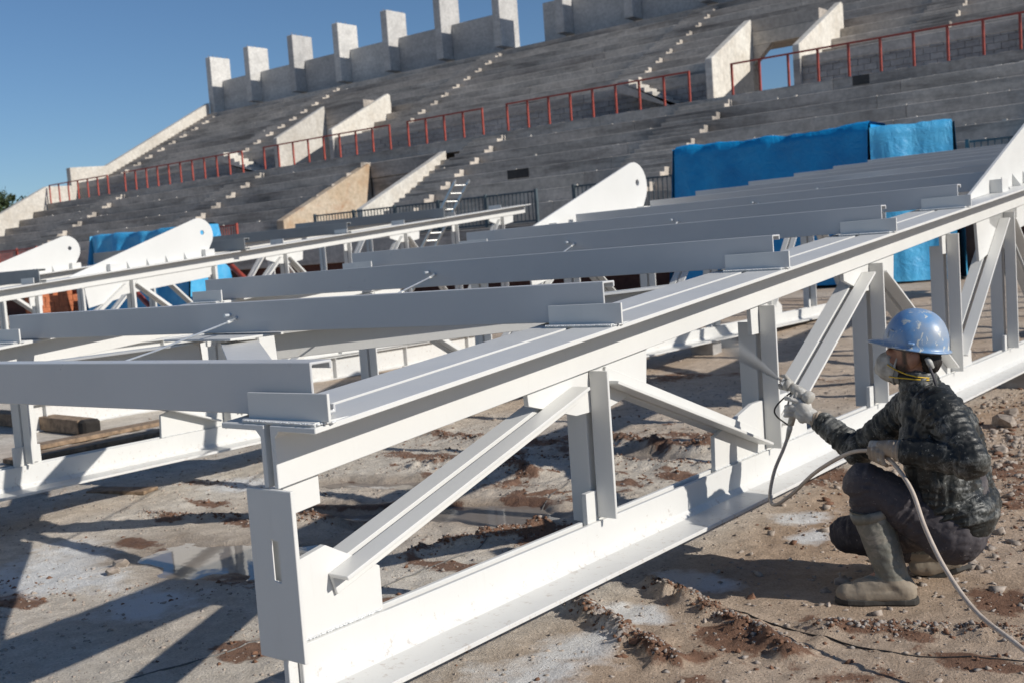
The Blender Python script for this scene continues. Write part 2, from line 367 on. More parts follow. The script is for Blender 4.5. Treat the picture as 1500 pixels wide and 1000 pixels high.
# concrete blocks of the wall behind the upper walkway
BW, BH = .42, .2
me_blk = MB().box(.006, BW-.006, 0, .2, .006, BH-.006).mesh('concrete_block', .004); me_blk.materials.append(CONC_B)
cells = []
for r in range(6):
    x = XL + (.21 if r % 2 else 0)
    while x < XR:
        if not any(c0-.25 < x+BW/2 < c1+.25 for c0, c1 in UV): cells.append((x, 6.2+r*BH))
        x += BW
cells.sort(key=lambda c: abs(c[0]+18) if c[0] < -6 else 100+c[0]); rest = MB()
for i, (x, z) in enumerate(cells):
    dy = random.uniform(-.012, .012)
    if i < 300:
        o = bpy.data.objects.new('concrete_block', me_blk); COL.objects.link(o); o.parent = GS; o.location = (x+30, 36.02-27+dy, z)
    else: rest.box(x+.006, x+BW-.006, 36.02+dy, 36.22, z+.006, z+BH-.006)
tag(gpart(rest, 'concrete_blocks', CONC_B), kind='stuff')
for a, b in spans(XL, XR, [(c0-.05, c1+.05) for c0, c1 in UV]): gpart(MB().box(a, b, 36.06, 36.2, 6.2, 7.1), 'mortar_wall', CONC_T)

# stairs: two-step blocks on each tier
def stair(xr, width, ys, zs, j0, j1):
    for j in range(j0, j1):
        yr, zb = ys[j+1] if ys is UY else ys[j-1], zs[j]; H = (zs[j+1]-zs[j]) if ys is UY else (zs[j-1]-zs[j]); r = H/3
        pr = [(yr-.58, zb), (yr-.58, zb+r), (yr-.29, zb+r), (yr-.29, zb+2*r), (yr+.005, zb+2*r), (yr+.005, zb)]
        dx = random.uniform(-.03, .03)
        gpart(poly_prism(pr, 'x', xr-width+dx, xr+dx), 'stair_step', CONC_T, .008)
for xr in (-59.0, -47.7, -35.6, -23.2, -11.2): stair(xr, 1.3, UY, UZ, 1, 10)
for xr, wd in ((-52.4, 1.6), (-40.95, 1.6), (-26.55, 1.49), (-17.0, 1.9), (-5, 1.8)): stair(xr, wd, LY, LZ, 1, 8)
# flights along the walkway wall
for xt, xb in ((-45.3, -42.5), (-21.6, -19.35)):
    n = 7; dx = (xb-xt)/n; dz = (7.5-6.2)/n; pr = [(xt-.5, 6.2), (xt-.5, 7.5)]
    for i in range(n): pr += [(xt+dx*i, 7.5-dz*i), (xt+dx*i, 7.5-dz*(i+1))] if i else [(xt, 7.5), (xt, 7.5-dz)]
    pr2 = []; [pr2.append(p) for p in pr if p not in pr2]
    pr2.append((xb, 6.2)) if pr2[-1] != (xb, 6.2) else None
    low = [(p[0]-.0, max(6.2, p[1]-.42)) for p in ((xb-.4, 6.2), (xt+.3, 7.25))]
    gpart(poly_prism([(xt-.5, 7.1), (xt-.5, 7.5)]+pr2[2:]+[(xb-.35, 6.2)], 'y', 35.05, 35.96), 'stair_flight', CONC_W, .01)

# end walls of the stand and walls beside the entrances
gpart(poly_prism([(35.6, 6.2), (35.6, 8.3), (38.0, 8.45), (45.9, 12.68), (45.9, 11.2), (38.3, 6.8)], 'x', XL-.45, XL-.02), 'end_wall', CONC_W, .02)
gpart(poly_prism([(27, 2.3), (27, 3.45), (34.05, 7.2), (35.6, 7.25), (35.6, 5.9)], 'x', XL-.46, XL-.021), 'end_wall', CONC_W, .02)
for c0, c1 in UV:
    gpart(poly_prism([(35.04, 6.19), (35.04, 7.72), (38.25, 9.40), (38.25, 6.19)], 'x', c0-.28, c0), 'entrance_wall', CONC_W, .02)
    gpart(poly_prism([(35.85, 7.3), (35.85, 7.8), (39.76, 9.70), (39.9, 9.62), (39.9, 8.6), (38.4, 7.3)], 'x', c1-.0, c1+.25), 'entrance_wall', CONC_W, .02)
    gpart(MB().box(c1+.002, c1+.248, 35.86, 38.4, 6.2, 7.298), 'entrance_wall', CONC_B)
    gpart(MB().box(c0-.28, c0, 38.252, 38.75, 6.2, 8.9), 'entrance_wall', CONC_T)
    gpart(MB().box(c0+.003, c1-.003, 38.25, 38.6, 8.45, 8.92), 'lintel', CONC_T, .01)
    gpart(MB().box(c0+.003, c1-.003, 38.28, 40.2, 8.93, 9.36), 'lintel', CONC_T, .01)
    gpart(poly_prism([(c0+.003, 8.44), (c0+.75, 8.44), (c0+.003, 7.75)], 'y', 38.26, 38.58), 'haunch', CONC_T)
gpart(poly_prism([(28.5, 2.3), (28.5, 3.40), (33.42, 5.70), (33.42, 2.3)], 'x', -33.95, -33.52), 'entrance_wall', CONC_S, .02)
gpart(poly_prism([(28.6, 2.3), (28.6, 3.5), (29.2, 3.78), (33.45, 5.74), (33.45, 4.9), (29.6, 2.3)], 'x', -29.575, -29.25), 'entrance_wall', CONC_W, .02)
st_ = [(28.3, 2.34)]
for i in range(14): y_ = 28.4+.36*i; st_ += [(y_, 2.34+.215*i), (y_, 2.34+.215*(i+1))]
st_ += [(33.9, st_[-1][1]), (33.9, 2.34)]
gpart(poly_prism(st_, 'x', -29.245, -28.055), 'stair_flight', CONC_T, .008)
gpart(MB().box(-33.515, -29.58, 33.42, 33.8, 5.05, 5.70), 'lintel', CONC_T, .02)
gpart(MB().box(-33.515, -29.58, 33.46, 33.8, 4.25, 5.04), 'lintel', CONC_T, .02)
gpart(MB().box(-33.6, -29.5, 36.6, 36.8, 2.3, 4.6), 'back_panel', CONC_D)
# tall columns and parapet
COLX = [-60.1, -56.2, -52.0, -48.0, -44.0, -40.0, -35.95, -31.95, -27.95, -23.95, -19.95, -15.95, -11.95, -7.95]
for x in COLX:
    h = 15.63+random.uniform(-.04, .04)
    gpart(MB().box(x-.5, x, 46.1, 47.69, 12.26 if x > -60 else 11.5, h), 'column', CONC_C, .025)
    for k in range(5):
        xx, yy = x-.42+.34*random.random(), 46.2+1.35*k/4; gpart(MB().tube([(xx, yy, h-.02), (xx+random.uniform(-.03, .03), yy, h+random.uniform(.07, .2))], .012, 6), 'rebar_stub', WOOD)
for a, b in zip(COLX[:6], COLX[1:7]): gpart(MB().box(a+.003, b-.503, 46.95, 47.2, 11.9, 14.15), 'parapet_wall', CONC_C, .02)
e = [-33.8, -32.453]; gpart(MB().box(e[0], e[1], 46.95, 47.2, 11.9, 14.12), 'parapet_wall', CONC_C, .02)
for a, b in zip(COLX[7:-1], COLX[8:]): gpart(MB().box(a+.003, b-.503, 46.95, 47.2, 11.9, 14.15), 'parapet_wall', CONC_C, .02)
DARK_CONC = concrete('dark_patch_concrete', (.05, .048, .046), (.10, .095, .09), (.03, .03, .03), .7)
# thin dark patches laid on two risers
gpart(MB().box(-23.9, -22.97, 30.452, 30.46, 4.06, 4.37), 'dark_patch', DARK_CONC)
gpart(MB().box(-12.88, -12.36, 33.93, 33.94, 5.90, 6.19), 'dark_patch', DARK_CONC)
deb = MB()
for k in range(420):
    if random.random() < .6: j = random.randrange(1, 8); y = LY[j]+random.uniform(.02, .3); z = LZ[j]
    else: j = random.randrange(1, 10); y = UY[j]+random.uniform(.02, .3); z = UZ[j]
    x = random.uniform(XL, -4) if random.random() < .6 else random.uniform(-22, -5)
    if LV[0]-.3 < x < LV[1]+.3 or any(c0-.3 < x < c1+.3 for c0, c1 in UV): continue
    s = random.uniform(.02, .07); deb.box(x, x+s*random.uniform(1, 3.5), y, y+s, z-.01, z+s*random.uniform(.3, .9))
tag(gpart(deb, 'mortar_debris', CONC_W), kind='stuff')

# ---- red railing runs on the upper walkway
def red_rail(x0, x1, n, label):
    r = thing('red_railing', label, 'railing', (x0, 34.06, 6.2), 'red steel railings along the upper walkway')
    st = (x1-x0)/(n-1)
    for i in range(n):
        x = st*i; MB().box(x-.035, x+.035, -.035, .035, 0, 1.0).build('post', REDP, r, .006)
    MB().box(-.04, x1-x0+.04, -.03, .03, 1.0, 1.055).build('top_rail', REDP, r, .006)
red_rail(-60.06, -54.11, 7, 'red steel railing run at the far left end of the stand')
red_rail(-52.49, -42.64, 11, 'long red railing run ending at the leftmost white stair flight')
red_rail(-41.03, -32.85, 9, 'red railing run in front of the left upper entrance walls')
red_rail(-31.79, -27.77, 5, 'short red railing run of five posts on the upper walkway')
red_rail(-26.53, -18.60, 9, 'red railing run in front of the right-hand white stair flight')
red_rail(-16.99, -1.10, 17, 'red railing run passing the entrance that shows sky')

# ---- fences on the podium
def fence(x0, x1, label, mat, name='bar_fence', z0=2.34, y=27.0, h=1.02, bar=.15):
    r = thing(name, label, 'fence', (x0, y, z0), 'bar fences along the foot of the stand'); Lx = x1-x0
    n = max(2, round(Lx/1.9)+1); px = [Lx*i/(n-1) for i in range(n)]
    for x in px: MB().box(x-.045, x+.045, -.045, .045, 0, h+.03).build('post', mat, r, .006)
    MB().box(.046, Lx-.046, -.02, .02, h-.06, h-.01).build('top_rail', mat, r, .004); MB().box(.046, Lx-.046, -.02, .02, .08, .13).build('bottom_rail', mat, r, .004)
    bm_ = MB().box(-.012, .012, -.012, .012, .13, h-.06).mesh('bar'); bm_.materials.append(mat)
    k = 1
    while k*bar < Lx:
        x = k*bar; k += 1
        if min(abs(x-p) for p in px) < .07: continue
        o = obj('bar', bm_, None, r); o.location = (x, 0, 0)
fence(-30.05, -20.15, 'grey bar fence in front of the stained entrance wall', FENCE)
fence(-18.75, -14.9, 'grey bar fence behind the white fin plate with a hole', FENCE)
fence(-7.6, -2.0, 'grey bar fence to the right of the blue tarpaulins', FENCE)
fence(-38.0, -34.5, 'red bar fence beside the second white fin plate', REDP)
fence(-56.5, -47.5, 'red bar fence at the left edge behind the orange blocks', REDP)

# ================================================================== TRUSSES
G = .016; TA = .016
def zt(y): return .975+.087*(y-2.42)          # top face of the upper flange
PY = [2.49+1.86*k for k in range(0, 12)]      # post lines
CY = [2.44+1.84*k+(.025 if k == 0 else 0) for k in range(0, 12)]      # purlin lines
def Lp(s, w, t, h):   # an angle: leg across (width w) and in-plane leg (height h), both from the heel
    return [(s*G, 0), (s*(G+w), 0), (s*(G+w), t), (s*(G+t), t), (s*(G+t), h), (s*G, h)]
def fin_mesh(y0, cy, cz, r, slope, hole, hr):
    bm = bmesh.new(); a0 = math.atan(slope); th = math.pi/2+a0
    tan_pt = (cy+r*math.cos(th), cz+r*math.sin(th)); outer = [(y0, zt(y0)+.001), (y0+.05, zt(y0)+.03), tan_pt]
    n = 18
    for i in range(1, n+1):
        a = th-(th+math.radians(38))*i/n; outer.append((cy+r*math.cos(a), cz+r*math.sin(a)))
    outer.append((cy+.12, zt(cy+.12)+.001)); inner = [(hole[0]+hr*math.cos(t), hole[1]+hr*math.sin(t)) for t in [2*math.pi*i/16 for i in range(16)]]
    es = []
    for loop in (outer, inner):
        vs = [bm.verts.new((-.014, p, q)) for p, q in loop]
        es += [bm.edges.new((vs[i], vs[(i+1) % len(vs)])) for i in range(len(vs))]
    bmesh.ops.triangle_fill(bm, use_beauty=True, edges=es)
    ex = bmesh.ops.extrude_face_region(bm, geom=bm.faces[:])
    bmesh.ops.translate(bm, vec=(.028, 0, 0), verts=[v for v in ex['geom'] if isinstance(v, bmesh.types.BMVert)])
    bmesh.ops.recalc_face_normals(bm, faces=bm.faces)
    me = bpy.data.meshes.new('fin_plate'); bm.to_mesh(me); bm.free(); me.materials.append(WHITE); return me
def weld_line(m, p0, p1, r, n=26):
    p0 = Vector(p0); p1 = Vector(p1)
    for i in range(n):
        c = p0.lerp(p1, (i+.5)/n)+Vector((random.uniform(-1, 1), random.uniform(-1, 1), random.uniform(-.5, .5)))*r*.4
        m.ell(c, (r*random.uniform(.8, 1.5),)*2+(r*random.uniform(.6, 1),), 6, 4)

def build_truss():
    T = thing('roof_truss', 'x', 'truss', (-3.02, 0, 0), 'white steel cantilever roof trusses'); bv = .0025
    y0, y1 = 2.425, 24.0
    for s in (1, -1):
        e0 = y0 - .012; w_ = .232
        pr = [(s*G, 0), (s*(G+w_), 0), (s*(G+w_), -.02), (s*(G+.045), -.02), (s*(G+.022), -.043), (s*(G+.022), -.22), (s*G, -.22)]
        MB().bar((0, e0, zt(e0)), (0, y1, zt(y1)), pr, (1, 0, 0), (0, 0, 1)).build('top_chord_angle', WHITE, T, bv); e0 = 2.43 if s > 0 else 2.80
        pr = [(s*G, 0), (s*(G+w_), 0), (s*(G+w_), .02), (s*(G+.05), .022), (s*(G+.022), .05), (s*(G+.022), .19 if s > 0 else .195), (s*G, .19 if s > 0 else .195)]
        MB().bar((0, e0+.02, 0), (0, y1, 0), pr, (1, 0, 0), (0, 0, 1)).build('bottom_chord_angle', WHITE, T, bv)
        # end post: plates facing outwards
        if s > 0: pl = [(.004, .155), (.118, .155), (.118, .755), (.004, .755), (.004, .575), (.030, .575), (.030, .43), (.004, .43)]
        else: pl = [(-.128, .145), (-.002, .145), (-.002, .43), (-.018, .43), (-.018, .575), (-.002, .575), (-.002, .752), (-.128, .752)]
        poly_prism(pl, 'y', y0-(.030 if s > 0 else .022), y0-(.0125 if s > 0 else .0125)).build('end_plate', WHITE, T, .002)
        if s < 0: MB().bar((0, y0+.014, .21), (0, y0+.014, zt(y0)-.235), Lp(s, .10, TA, .02), (1, 0, 0), (0, 1, 0)).build('end_post_angle', WHITE, T, .002)
    MB().box(-.0135, .0135, y0-.018, y0+.03, .05, .42).build('end_stub', WHITE, T, .002)
    gus = lambda poly, nm='gusset_plate': poly_prism(poly, 'x', -.0135, .0135).build(nm, WHITE, T, .0015)
    gus([(2.45, .05), (2.45, .475), (2.62, .505), (2.88, .36), (2.88, .05)])
    gus([(2.45, .645), (2.45, zt(2.45)-.05), (2.615, zt(2.6)-.05), (2.615, .66)])
    N = len(PY)
    def seam(p0, p1, n=18): m = MB(); weld_line(m, p0, p1, .0045, n); m.build('weld_bead', BEADS, T, 0, True)
    seam((.0165, 2.46, zt(2.46)-.224), (.0165, 2.61, zt(2.61)-.224)); seam((.0165, 2.47, .194), (.0165, 2.87, .194), 60)
    for k in range(1, N):
        yp = PY[k]; zb, ztp = .205, zt(yp)-.225
        for s in (1, -1):
            MB().bar((0, yp, zb-(.03 if s < 0 else 0)), (0, yp, ztp-(.10 if s < 0 else 0)), Lp(s, .105 if s > 0 else .115, TA, .1), (1, 0, 0), (0, 1, 0)).build('post_angle', WHITE, T, bv)
        if k % 2:     # diagonals meet at the top
            gus([(yp-.5, ztp+.08), (yp-.48, ztp-.10), (yp-.12, ztp-.20), (yp+.18, ztp-.20), (yp+.52, ztp-.14), (yp+.55, ztp+.10)])
            seam((.0165, yp-.49, zt(yp-.49)-.224), (.0165, yp-.01, zt(yp)-.224), 64); seam((.0165, yp+.12, zt(yp+.12)-.224), (.0165, yp+.54, zt(yp+.54)-.224), 56)
            gus([(yp-.085, .05), (yp-.085, .335), (yp+.13, .335), (yp+.13, .05)], 'batten_plate')
        else:
            gus([(yp-.66, .05), (yp-.64, .385), (yp-.15, .50), (yp+.35, .50), (yp+.62, .32), (yp+.64, .05)])
            seam((.0165, yp-.65, .194), (.0165, yp-.01, .194), 80); seam((.0165, yp+.12, .194), (.0165, yp+.63, .194), 64)
            gus([(yp-.10, ztp-.17), (yp-.11, ztp+.08), (yp+.13, ztp+.08), (yp+.13, ztp-.17)], 'batten_plate')
        # diagonal of the bay k-1 .. k
        if k % 2: A = Vector((0, PY[k-1]+(.13 if k == 1 else .16), .40 if k == 1 else .33)); B = Vector((0, yp-.14, ztp-.055))
        else: A = Vector((0, PY[k-1]+.10, zt(PY[k-1])-.30)); B = Vector((0, yp-.10, .245))
        d = (B-A).normalized(); v = Vector((0, -d.z, d.y))          # in-plane normal, pointing up
        for s in (1, -1):
            vv = -v if k % 2 else v
            MB().bar(A, B-d*(.09 if s < 0 else 0), Lp(s, .10, TA, .085), (1, 0, 0), vv).build('diagonal_angle', WHITE, T, bv)
    for k, yc in enumerate(CY):
        if k in (5, 6): continue
        c = MB(); zc = zt(yc)
        c.bar((-.14, yc, zc+.006), (.275, yc, zc+.006+.004), [(-.012, 0), (.0, 0), (.0, .012), (.055, .012), (.055, .0), (.055, .0)][:3]+[(0, .095), (-.012, .095)], (0, 1, 0), (0, 0, 1))
        cl = c.build('purlin_cleat', WHITE, T, .0015)
        MB().box(-.145, .235, yc-.04, yc+.12, zc-.004+.0, zc+.011).build('cleat_seat_plate', WHITE, T, .002)
        m = MB(); weld_line(m, (-.14, yc-.042, zc+.006), (.23, yc-.042, zc+.006), .0042, 60); m.build('weld_bead', BEADS, T, 0, True)
        m = MB(); weld_line(m, (.235, yc-.03, zc+.004), (.26, yc+.03, zc+.006), .006, 10); m.build('weld_bead', BEADS, T, 0, True)
    obj('fin_plate', fin_mesh(10.58, 13.43, 2.36, .32, .337, (13.5, 2.40), .047), WHITE, T)
    for i in range(6):
        y = 11.35+.42*i
        if i in (0, 5): m = MB().box(.015, .13, y, y+.22, zt(y)+.002, zt(y)+.13)
        else: m = poly_prism([(.015, zt(y)), (.10, zt(y)), (.015, zt(y)+.13)], 'y', y, y+.016)
        m.build('fin_stiffener', WHITE, T, .0015)
    gus([(10.86, zt(10.86)-.19), (10.92, zt(10.92)-.60), (11.55, zt(11.55)-.53), (11.6, zt(11.6)-.47), (13.6, zt(13.6)-.43), (13.6, zt(13.6)-.19)], 'web_plate')
    return T
T1 = build_truss(); T1['label'] = 'nearest white truss that the crouching worker is spraying'
def copy_tree(o, loc, label, skip=()):
    c = o.copy(); COL.objects.link(c); c.location = loc; c['label'] = label
    for ch in o.children:
        if ch.name.split('.')[0] in skip: continue
        d = ch.copy(); COL.objects.link(d); d.parent = c
    return c
copy_tree(T1, (-8.22, -.12, -.04), 'white truss carrying the left ends of the long purlins, with a round-ended fin plate')
copy_tree(T1, (-18.35, .0, -.06), 'white truss at left with a fin plate before the left blue tarpaulin', ('weld_bead', 'cleat_seat_plate'))
copy_tree(T1, (-23.4, .1, -.08), 'farthest left white truss whose fin plate is the leftmost', ('weld_bead', 'cleat_seat_plate'))

# ------------------------------------------------------------------ purlins
def purlin_mesh(L):
    h = .185; t = .01; fl = .10
    pr = [(0, 0), (fl, 0), (fl, .03), (fl-t, .03), (fl-t, t), (t, t), (t, h-t), (fl-t, h-t), (fl-t, h-.03), (fl, h-.03), (fl, h), (0, h)]
    m = MB().bar((0, 0, 0), (L, 0, 0), pr, (0, 1, 0), (0, 0, 1)); me = m.mesh('purlin', .003); me.materials.append(PURL); return me
PL = purlin_mesh(5.52); PS = purlin_mesh(4.96)
ords = ['nearest', 'second', 'third', 'fourth', 'fifth', 'sixth', 'seventh', 'eighth', 'ninth', 'tenth', 'eleventh', 'twelfth']
pt = math.atan2(.045, 5.52)
for k, yc in enumerate(CY):
    short = k in (5, 6)
    o = bpy.data.objects.new('purlin', PS if short else PL); COL.objects.link(o)
    x0 = -8.10 if short else -8.38
    o.location = (x0, yc+.03+random.uniform(-.004, .004), zt(yc)+.014-.04*(1 if not short else .93)); o.rotation_euler = (0, -pt, 0)
    tag(o, ('nearest pale grey purlin, crossing the left foreground' if k == 0 else f'{ords[k]} pale grey purlin from the front, across the two near trusses' if k < 11 else 'farthest pale grey purlin across the two near trusses'), 'purlin', 'pale grey purlins across the two near trusses')
# sag rods between the purlins
for k in range(1, 9):
    ya, yb = CY[k-1]+.03, CY[k]+.03; A = Vector((-4.70, ya+.05, zt(CY[k-1])+.07)); B = Vector((-5.58, yb-.03, zt(CY[k])+.075))
    d = (B-A).normalized()
    r = thing('sag_rod', f'thin steel sag rod fixed to the {ords[k]} purlin from the front', 'rod', A, 'thin sag rods between the purlins')
    m = MB(); mid = A.lerp(B, .5)-Vector((0, 0, .012)); m.tube([A-A, mid-A, B-A-d*.1, B-A+Vector((0, .03, .012))], .006, 8); m.build('rod', ROD, r, 0, True)
    m = MB(); m.tube([B-A-d*.085, B-A-d*.02], .010, 8); m.build('sleeve', WHITE, r, 0, True)
    m = MB(); m.tube([B-A+Vector((0, .012, .01)), B-A+Vector((0, .03, .012))], .013, 6); m.build('nut', ROD, r)
    m = MB(); m.tube([B-A+Vector((-.06, -.02, .03)), B-A+Vector((-.06, .03, .03))], .012, 6); m.build('bolt', ROD, r)
# plan bracing crossing under the purlins
def bracing(ya, yb, label):
    c = Vector((-5.62, (ya+yb)/2, zt((ya+yb)/2)-.032)); r = thing('plan_bracing', label, 'bracing', c, 'crossed plan bracing under the purlins')
    T_ = [(-.11, 0), (.11, 0), (.11, -.014), (.016, -.014), (.012, -.17), (-.012, -.17), (-.016, -.014), (-.11, -.014)]
    for sx, yy in ((-3.05, ya), (-3.05, yb), (-8.19, ya), (-8.19, yb)):
        e = Vector((sx, yy, zt(yy)-.032-(.04 if sx < -5 else 0)))-c; d = e.normalized(); u = d.cross(Vector((0, 0, 1))).normalized()
        MB().bar(d*.24, d*(e.length-.12), T_, u, u.cross(d)).build('brace_member', WHITE, r, .002)
    MB().box(-.33, .33, -.30, .30, -.0, .014).build('centre_plate', WHITE, r, .002)
bracing(CY[0]+.06, CY[2], 'crossed flat bracing under the second purlin, nearest the camera')
bracing(CY[6], CY[8], 'crossed bracing under the far purlins')
# purlins still in grey primer lying on the left trusses
for k, (yc, x0, lab) in enumerate([(CY[4]+.1, -23.6, 'grey primed purlin lying across the left trusses, ahead of the fin plates'), (CY[6]+.75, -23.5, 'grey primed purlin lying across the left trusses, just behind the fin plates'),
                                  (CY[8], -23.6, 'grey primed purlin with a dark end on the left trusses, third from the front'), (CY[10]-.3, -23.7, 'grey primed purlin on the left trusses, nearest the ladder')]):
    o = bpy.data.objects.new('purlin', PL.copy()); o.data.materials.clear(); o.data.materials.append(GREYST); COL.objects.link(o)
    o.location = (x0, yc, zt(yc)-.05); o.scale = (1, 1.3, 1.25); tag(o, lab, 'purlin', 'grey primed purlins on the left trusses')

# white girders stacked beyond the second truss
for z0, h, y0, lab in ((-.31, .36, 6.9, 'lower white girder stacked on the ground beyond the second truss'), (.065, .60, 7.05, 'upper white girder resting on another beyond the second truss')):
    r = thing('stacked_girder', lab, 'girder', (-13.4, y0, z0), 'white girders stacked beyond the second truss')
    MB().box(-.012, .012, 0, 9.0, .017, h-.017).build('web', WHITE, r); MB().box(-.09, .09, 0, 9.0, 0, .016).build('flange', WHITE, r, .002); MB().box(-.09, .09, 0, 9.0, h-.016, h).build('flange', WHITE, r, .002)
    for i in range(6): MB().box(.0125, .085, .3+1.65*i, .314+1.65*i, .018, h-.018).build('stiffener', WHITE, r)

# ================================================================== YARD OBJECTS
def plank(label, p, yaw, L, W, H, mat, endmat=None, grp=None, name='timber_plank', cat='plank', pitch=0):
    m = MB(); n = 7
    V = []
    for i in range(n+1):
        x = L*i/n
        for a, b in ((-W/2, 0), (W/2, 0), (W/2, H), (-W/2, H)): V.append((x, a+random.uniform(-.004, .004), b+random.uniform(-.004, .004)))
    F = [(3, 2, 1, 0), (4*n, 4*n+1, 4*n+2, 4*n+3)]+[(4*i+k, 4*i+(k+1) % 4, 4*i+4+(k+1) % 4, 4*i+4+k) for i in range(n) for k in range(4)]
    m.add(V, F)
    if endmat:
        r = thing(name, label, cat, p, grp); r.rotation_euler = (0, pitch, yaw); m.build('beam', mat, r, .006)
        c = MB(); c.add([(x+L, y*1.03, z*1.03-.002) for x in (-.004, .16) for y, z in ((-W/2, 0), (W/2, 0), (W/2, H), (-W/2, H))], [(0, 1, 2, 3), (7, 6, 5, 4), (0, 4, 5, 1), (1, 5, 6, 2), (2, 6, 7, 3), (3, 7, 4, 0)])
        me = c.mesh('dark_end', .03); co = obj('dark_end', me, endmat, r); return r
    o = m.build(name, mat, None, .005); o.location = p; o.rotation_euler = (0, pitch, yaw); return tag(o, label, cat, grp)
plank('dark weathered timber with a dark end beyond the second truss', (-15.4, 7.35, -.3), math.radians(-3), 3.0, .22, .17, WOOD, WOODD, None, 'timber_beam', 'timber')
plank('long pale plank on the ground, nearer the second truss', (-11.2, 5.6, -.30), math.radians(92), 4.2, .26, .05, WOOD, None, 'planks behind the second truss')
plank('long pale plank on the ground, farther from the second truss', (-11.9, 6.2, -.30), math.radians(93), 4.0, .26, .05, WOOD, None, 'planks behind the second truss')
plank('flat wooden packing board under the near end of the second truss', (-8.3, 5.35, -.31), math.radians(200), .6, .2, .03, WOOD, None, None, 'packing_board', 'board')

# orange clay block pallets
blk = MB().box(.006, .284, .004, .186, .004, .184).mesh('clay_block', .006); blk.materials.append(BRICK)
def pallet(x, y, nx, ny, nz, label, yaw=0):
    r = thing('block_pallet', label, 'pallet', (x, y, gz(x, y)), 'pallets of orange clay blocks'); r.rotation_euler = (0, 0, yaw)
    MB().box(-.05, nx*.29+.05, -.05, ny*.19+.05, 0, .11).build('pallet_base', WOOD, r)
    for k in range(nz):
        for i in range(nx):
            for j in range(ny):
                if k < nz-1 and 0 < i < nx-1 and 0 < j < ny-1: continue
                if k == nz-1 and random.random() < .15: continue
                o = obj('clay_block', blk, None, r); o.location = (i*.29+random.uniform(-.008, .008), j*.19+random.uniform(-.008, .008), .112+k*.187)
pallet(-35.3, 19.6, 4, 4, 7, 'orange clay block pallet below the leftmost fin plate')
pallet(-33.4, 19.9, 5, 4, 7, 'orange clay block pallet second from the left')
pallet(-40.5, 21.5, 4, 4, 12, 'tall stack of orange clay blocks at the left edge')
pallet(-24.3, 19.2, 2, 3, 6, 'small orange clay block stack right of the left tarpaulin')

def tarp_mat(name, a, b):
    m, N, L, bs = new_mat(name); v = pos(N, L)
    L.new(ramp(N, L, noise(N, L, v, 1.3, 6, .65), [(.3, a), (.7, b)]), bs.inputs['Base Color'])
    bs.inputs['Roughness'].default_value = .42; bs.inputs['Specular IOR Level'].default_value = .5
    bump(N, L, bs, noise(N, L, v, 3.5, 6, .65, 1.2), .55, .06); return m
TARP = tarp_mat('blue_tarpaulin', (.003, .21, .50), (.010, .33, .68)); TARP_LIT = tarp_mat('sunlit_blue_tarpaulin', (.03, .30, .60), (.10, .46, .75))  # second copy of the blue is lightened: sunlight put into the colour
def tarp(label, loc, L, D, H, mat, yaw=0, seed=0, sag=.16, lean=.34, amp=.16):
    """cloth over a pile: front, top and back strip with gathered vertical folds"""
    nu, nvv = 90, 46; per = 2*H+D; V = np.zeros((nvv*nu, 3)); u = np.linspace(0, 1, nu); t = np.linspace(0, 1, nvv)
    U, Tt = np.meshgrid(u, t); U = U.ravel(); s = Tt.ravel()*per
    y = np.where(s < H, -lean*(1-s/H), np.where(s < H+D, s-H, D+lean*(s-H-D)/H)); z = np.where(s < H, s, np.where(s < H+D, H, H-(s-H-D)))
    P = np.stack([U*L*1.6, y*.3, z*.45], 1); f = fbm(P+seed, 4, seed); fold = np.sin(U*L*5.5+3*fbm(np.stack([U*L*.8, z*.4, 0*U], 1)+seed, 3, 2))*.5+f
    side = np.clip(np.minimum(1, (H-z)/.6+.15), 0, 1)
    yn = np.where(s < H, -1, np.where(s < H+D, 0, 1)); y = y+yn*(fold-.45*np.abs(np.sin(U*L*2.3+seed)))*amp*side; z = z+np.where((s >= H) & (s <= H+D), -sag*np.sin(np.pi*U)**2*.5+.05*f, 0)+.03*fold*(z > .9*H)
    end = np.clip((.02-np.minimum(U, 1-U))/.02, 0, 1); x = U*L
    me = grid_mesh('cover', x, y, z, nu, nvv); r = thing('tarpaulin', label, 'tarpaulin', loc, 'blue tarpaulins over stacked material'); r.rotation_euler = (0, 0, yaw)
    c = obj('cover', me, mat, r)
    # end flaps
    for sx in (0, 1):
        n2, m2 = 24, 24; a, b = np.meshgrid(np.linspace(0, 1, n2), np.linspace(0, 1, m2)); a = a.ravel(); b = b.ravel()
        fy = -lean*(1-b)+a*(D+2*lean*(1-b)); fz = b*H*.985; ff = fbm(np.stack([fy*2.4, fz*.5, 0*a], 1)+seed+9, 3, 7)
        fx = (L if sx else 0)+(1 if sx else -1)*(.05+.10*ff*(1-b)+.12*(1-b))
        obj('end_flap', grid_mesh('end_flap', fx, fy, fz, n2, m2), mat, r)
    MB().box(.12, L-.12, .12, D-.12, 0, H-.16).build('stacked_load', BRICK, r)
    return r
tarp('long dark blue tarpaulin over a tall pile in front of the right terraces', (-14.3, 25.2, .25), 5.05, 1.2, 3.66, TARP, 0, 3, .08, .4, .055)
tarp('blue tarpaulin with a sunlit tone at the right end of the covered pile', (-9.15, 25.0, .25), 1.75, 1.2, 3.55, TARP_LIT, math.radians(24), 8, .05, .2, .07)
tarp('blue tarpaulin over a pile between the two left fin plates', (-31.4, 19.0, .0), 5.1, .9, 2.98, TARP_LIT, math.radians(0), 12, .2, .5, .13)
